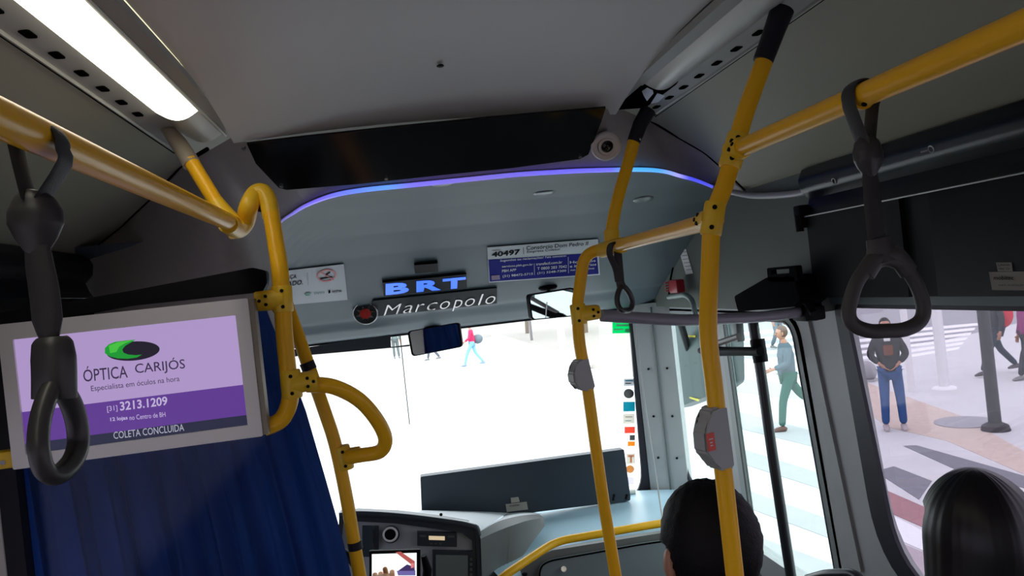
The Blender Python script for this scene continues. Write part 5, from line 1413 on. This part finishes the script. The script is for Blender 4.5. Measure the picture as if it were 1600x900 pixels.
# ------------------------------------------------------------ street
M_road = mat('asphalt', (.40, .405, .41), .85, noise=.12, nscale=1.2)
M_roadr = mat('asphalt_right', (.27, .275, .29), .85, noise=.15, nscale=1.5)
M_paint = mat('road_paint', (.72, .73, .75), .7, noise=.06, nscale=6)
M_walk = mat('pavement_concrete', (.52, .53, .53), .85, noise=.12, nscale=1.6)
M_tanp = mat('pavement_tan', (.50, .42, .36), .85, noise=.2, nscale=12)
M_dkp = mat('pavement_dark', (.17, .175, .20), .85, noise=.15, nscale=8)
M_redp = mat('pavement_red', (.30, .16, .17), .85, noise=.15, nscale=8)
M_beige = mat('pavement_beige', (.24, .225, .20), .85, noise=.15, nscale=3)
bm = box(nb(), (-60, -20, GZ - .1), (90, 120, GZ)); o = struct('ground', bm, M_road)
def ground_poly(name, m, pp, h=.004, z=GZ):
    pts = [V(x, y_, Z=z) for x, y_ in pp]
    return struct(name, prism(nb(), [p + Vector((0, 0, 0)) for p in pts], (0, 0, h)), m, smooth=False)
# pavement to the right of the crossing
ground_poly('ground_pavement', M_walk, [(1325, 565), (1420, 545), (1700, 480), (2000, 560), (2000, 800), (1610, 712), (1500, 650), (1352, 598)], .01)
ground_poly('ground_far_road', M_roadr, [(1060, 470), (1120, 440), (1900, 350), (2300, 410), (1700, 480), (1420, 545), (1325, 565), (1300, 560), (1140, 560)], .006)
ground_poly('ground_tan_band', M_tanp, [(1345, 596), (1352, 598), (1500, 650), (1610, 712), (2000, 800), (2000, 850), (1600, 742), (1480, 690), (1385, 668), (1352, 640)], .012)
ground_poly('ground_lower', M_walk, [(1352, 640), (1385, 668), (1480, 690), (1600, 742), (2000, 850), (2000, 1100), (1400, 960), (1370, 740)], .008)
ground_poly('ground_dark_band', M_dkp, [(1412, 698), (1432, 697), (1600, 745), (1800, 800), (1800, 822), (1600, 764), (1500, 738)], .014)
ground_poly('ground_dark_patch', M_dkp, [(1368, 738), (1397, 730), (1456, 753), (1436, 782)], .014)
ground_poly('ground_red_band', M_redp, [(1372, 762), (1600, 862), (1700, 905), (1680, 930), (1380, 798)], .014)
ground_poly('ground_white_band', M_paint, [(1380, 800), (1452, 836), (1560, 885), (1540, 905), (1388, 838)], .014)
ground_poly('ground_pink', mat('pavement_pink', (.38, .33, .35), .85, noise=.1, nscale=5), [(1388, 842), (1540, 905), (1700, 960), (1500, 1000), (1400, 900)], .013)
# far crosswalk stripes
for k in range(6):
    y0 = 515 + k * 9.5
    ground_poly('road_stripe', M_paint, [(1322, y0 + 8), (1530 - k * 6, y0 - 10 - k * 2), (1528 - k * 6, y0 - 6 - k * 2), (1322, y0 + 13)], .012)
for k in range(5):
    y0 = 513 + k * 11
    ground_poly('road_stripe', M_paint, [(1080, y0 + 14), (1300, y0 - 6), (1300, y0 - 1), (1080, y0 + 19)], .012)
# near crosswalk: grey gaps between broad white bars (door glass)
ground_poly('ground_crossing', mat('worn_paint', (.45, .46, .47), .8, noise=.25, nscale=1.5), [(1130, 575), (1300, 562), (1352, 600), (1352, 640), (1372, 740), (1400, 960), (1100, 1000), (1020, 700)], .006)
gaps = [((1140, 640), (1330, 690), (1340, 716), (1130, 664)), ((1120, 690), (1350, 762), (1360, 790), (1130, 716)), ((1120, 750), (1360, 836), (1370, 870), (1130, 780)), ((1130, 820), (1380, 912), (1390, 950), (1130, 858)), ((1150, 590), (1325, 614), (1332, 634), (1145, 612))]
mg = mat('crossing_grey', (.31, .315, .325), .85, noise=.1, nscale=3)
for g_ in gaps: ground_poly('ground_gap', mg, g_, .012)
# manhole cover
c = V(1508, 660, Z=GZ + .012); c.z = GZ + .012
t = ob('manhole_cover', sweep(nb(), [c, c + Vector((0, 0, .012))], .42, n=28), mat('manhole', (.28, .28, .30), .8, noise=.2, nscale=10)); tag(t, 'round grey manhole cover in the pavement beside the black post', 'manhole cover')
# posts on the pavement
def post(name, label, foot, top, r0, r1, m, basem=None, br=0, bh=.03, cat='post'):
    f = V(*foot, Z=GZ + .01); 
    # height from where the sight line through `top` passes over the foot
    t = thing(name, label, cat, f)
    d = camR * (top[0] - 800) + camU * (450 - top[1]) + camF * FPX
    hor = Vector((f.x, f.y, 0)) - Vector((EYE.x, EYE.y, 0)); k = hor.length / math.hypot(d.x, d.y)
    z = EYE.z + d.z * k
    ob('shaft', sweep(nb(), [f, Vector((f.x, f.y, max(z, f.z + 1) + 1.2))], [r0, r1], n=16), m, t)
    if basem: ob('base', sweep(nb(), [f, f + Vector((0, 0, bh * .6)), f + Vector((0, 0, bh))], [br, br * .9, r0], n=16), basem, t)
    return t
m_gal = mat('galvanised', (.7, .7, .7), .5, noise=.1, nscale=8)
post('street_pole', 'pale grey street pole with a white base on the pavement, right of the hooded person', (1476, 607), (1458, 480), .095, .09, m_gal, mat('white_base', (.75, .75, .75), .7), .22, .05)
post('street_pole', 'slender pale grey pole just behind the hooded person', (1425, 612), (1405, 500), .065, .06, m_gal)
post('street_pole', 'thick black post leaning against the pavement near the backpack walker', (1556, 672), (1518, 480), .085, .075, mat('black_post', (.03, .03, .035), .5), mat('black_base', (.04, .035, .04), .8), .19, .12)
f = V(1356, 596, Z=GZ); 
t = thing('bollard', 'small pale round bollard beside the hooded person', 'bollard', f)
bm = nb(); ell(bm, f + Vector((0, 0, .22)), (.2, .2, .22)); ob('ball', bm, mat('bollard_grey', (.33, .33, .34), .8), t)
ob('foot', sweep(nb(), [f, f + Vector((0, 0, .06))], .2, n=14), mat('bollard_foot', (.4, .4, .4), .8), t)
# beyond: pavement and verge seen at the top of the windshield
ground_poly('ground_far_walk', M_beige, [(770, 526), (925, 576), (1000, 590), (1130, 560), (1130, 425), (1000, 440), (800, 460), (500, 495), (470, 562), (610, 545)], .01)
ground_poly('ground_kerb', mat('kerb', (.42, .40, .37), .8), [(772, 523), (925, 572), (923, 577), (768, 528)], .12)
def trunk(px, py, r, h, label, crown=True):
    f = V(px, py, Z=GZ); t = thing('street_tree', label, 'tree', f)
    ob('trunk', sweep(nb(), [f, f + Vector((.1, 0, h * .5)), f + Vector((0, .1, h))], [r, r * .8, r * .6], n=10), mat('bark', (.14, .11, .08), .9), t)
    bm = nb(); rn = random.Random(int(px))
    for k in range(26):
        c = f + Vector((rn.uniform(-1.8, 1.8), rn.uniform(-1.5, 1.5), h + rn.uniform(-.3, 2.2)))
        q = bmesh.ops.create_icosphere(bm, subdivisions=2, radius=rn.uniform(.5, 1.0))
        for v in q['verts']: v.co = c + v.co * (1 + .25 * math.sin(v.co.x * 9 + v.co.y * 7 + k))
    ob('crown', bm, mat('leaves', (.05, .10, .035), .9, noise=.4, nscale=4), t)
trunk(824, 521, .12, 4.5, 'street tree with thin trunk, left of the right cab mirror')
trunk(915, 520, .14, 4.5, 'street tree with thin trunk, just left of the middle pole foot')
trunk(1015, 470, .25, 5.0, 'distant street tree behind the green window sticker')
def fpost(px, py, r, h, label, m):
    f = V(px, py, Z=GZ); t = thing('street_post', label, 'post', f)
    ob('shaft', sweep(nb(), [f, f + Vector((0, 0, h))], r, n=10), m, t); bm = nb(); ell(bm, f + Vector((0, 0, h)), (r * 1.3, r * 1.3, r * 1.3)); ob('top', bm, m, t)
fpost(831, 532, .07, 3.2, 'thin dark signpost ahead, below the left end of the right mirror', M_gry)
fpost(879, 543, .16, 3.6, 'stout white post ahead between the right mirror and the middle pole', M_paint)
# buildings beyond
def building(x0, y0, x1, y1, h, m, label):
    t = thing('building', label, 'building', ((x0 + x1) / 2, (y0 + y1) / 2, GZ))
    ob('wall', box(nb(), (x0, y0, GZ), (x1, y1, GZ + h)), m, t, smooth=False)
    k = 0; xx = x0 + 1
    while xx < x1 - 2:
        ob('shop_door' if k % 3 == 0 else 'window', box(nb(), (xx, y0 - .12, GZ + (.05 if k % 3 == 0 else .9)), (xx + 1.8, y0 + .05, GZ + 2.8)), mat('shopglass', (.06, .07, .08), .2), t, smooth=False)
        for fl_ in range(1, int(h // 3.2)):
            ob('window', box(nb(), (xx, y0 - .05, GZ + fl_ * 3.2 + .9), (xx + 1.5, y0 + .05, GZ + fl_ * 3.2 + 2.4)), mat('winglass', (.08, .09, .1), .15), t, smooth=False)
        xx += 3; k += 1
    ob('roof', box(nb(), (x0 - .3, y0 - .3, GZ + h), (x1 + .3, y1 + .3, GZ + h + .4)), m, t, smooth=False)
building(-22, 95, 12, 105, 12, mat('render_cream', (.45, .40, .33), .9), 'cream building at the far left end of the street ahead')
building(13, 98, 50, 108, 14, mat('render_grey', (.38, .38, .37), .9), 'grey building at the far right end of the street ahead')
t = thing('building', 'long pale building across the street seen at the top of the side window', 'building', (70, 40, GZ))
mb_ = mat('render_pale', (.42, .40, .40), .9)
ob('wall', box(nb(), (66, 2, GZ), (74, 80, GZ + 10)), mb_, t, smooth=False)
for k in range(16): ob('shop_window', box(nb(), (65.9, 4 + k * 3.3, GZ + .3), (66.05, 6.4 + k * 3.3, GZ + 2.8)), mat('shopglass2', (.07, .07, .09), .2), t, smooth=False)
ob('roof', box(nb(), (65.6, 1.6, GZ + 10), (74.4, 80.4, GZ + 10.4)), mb_, t, smooth=False)
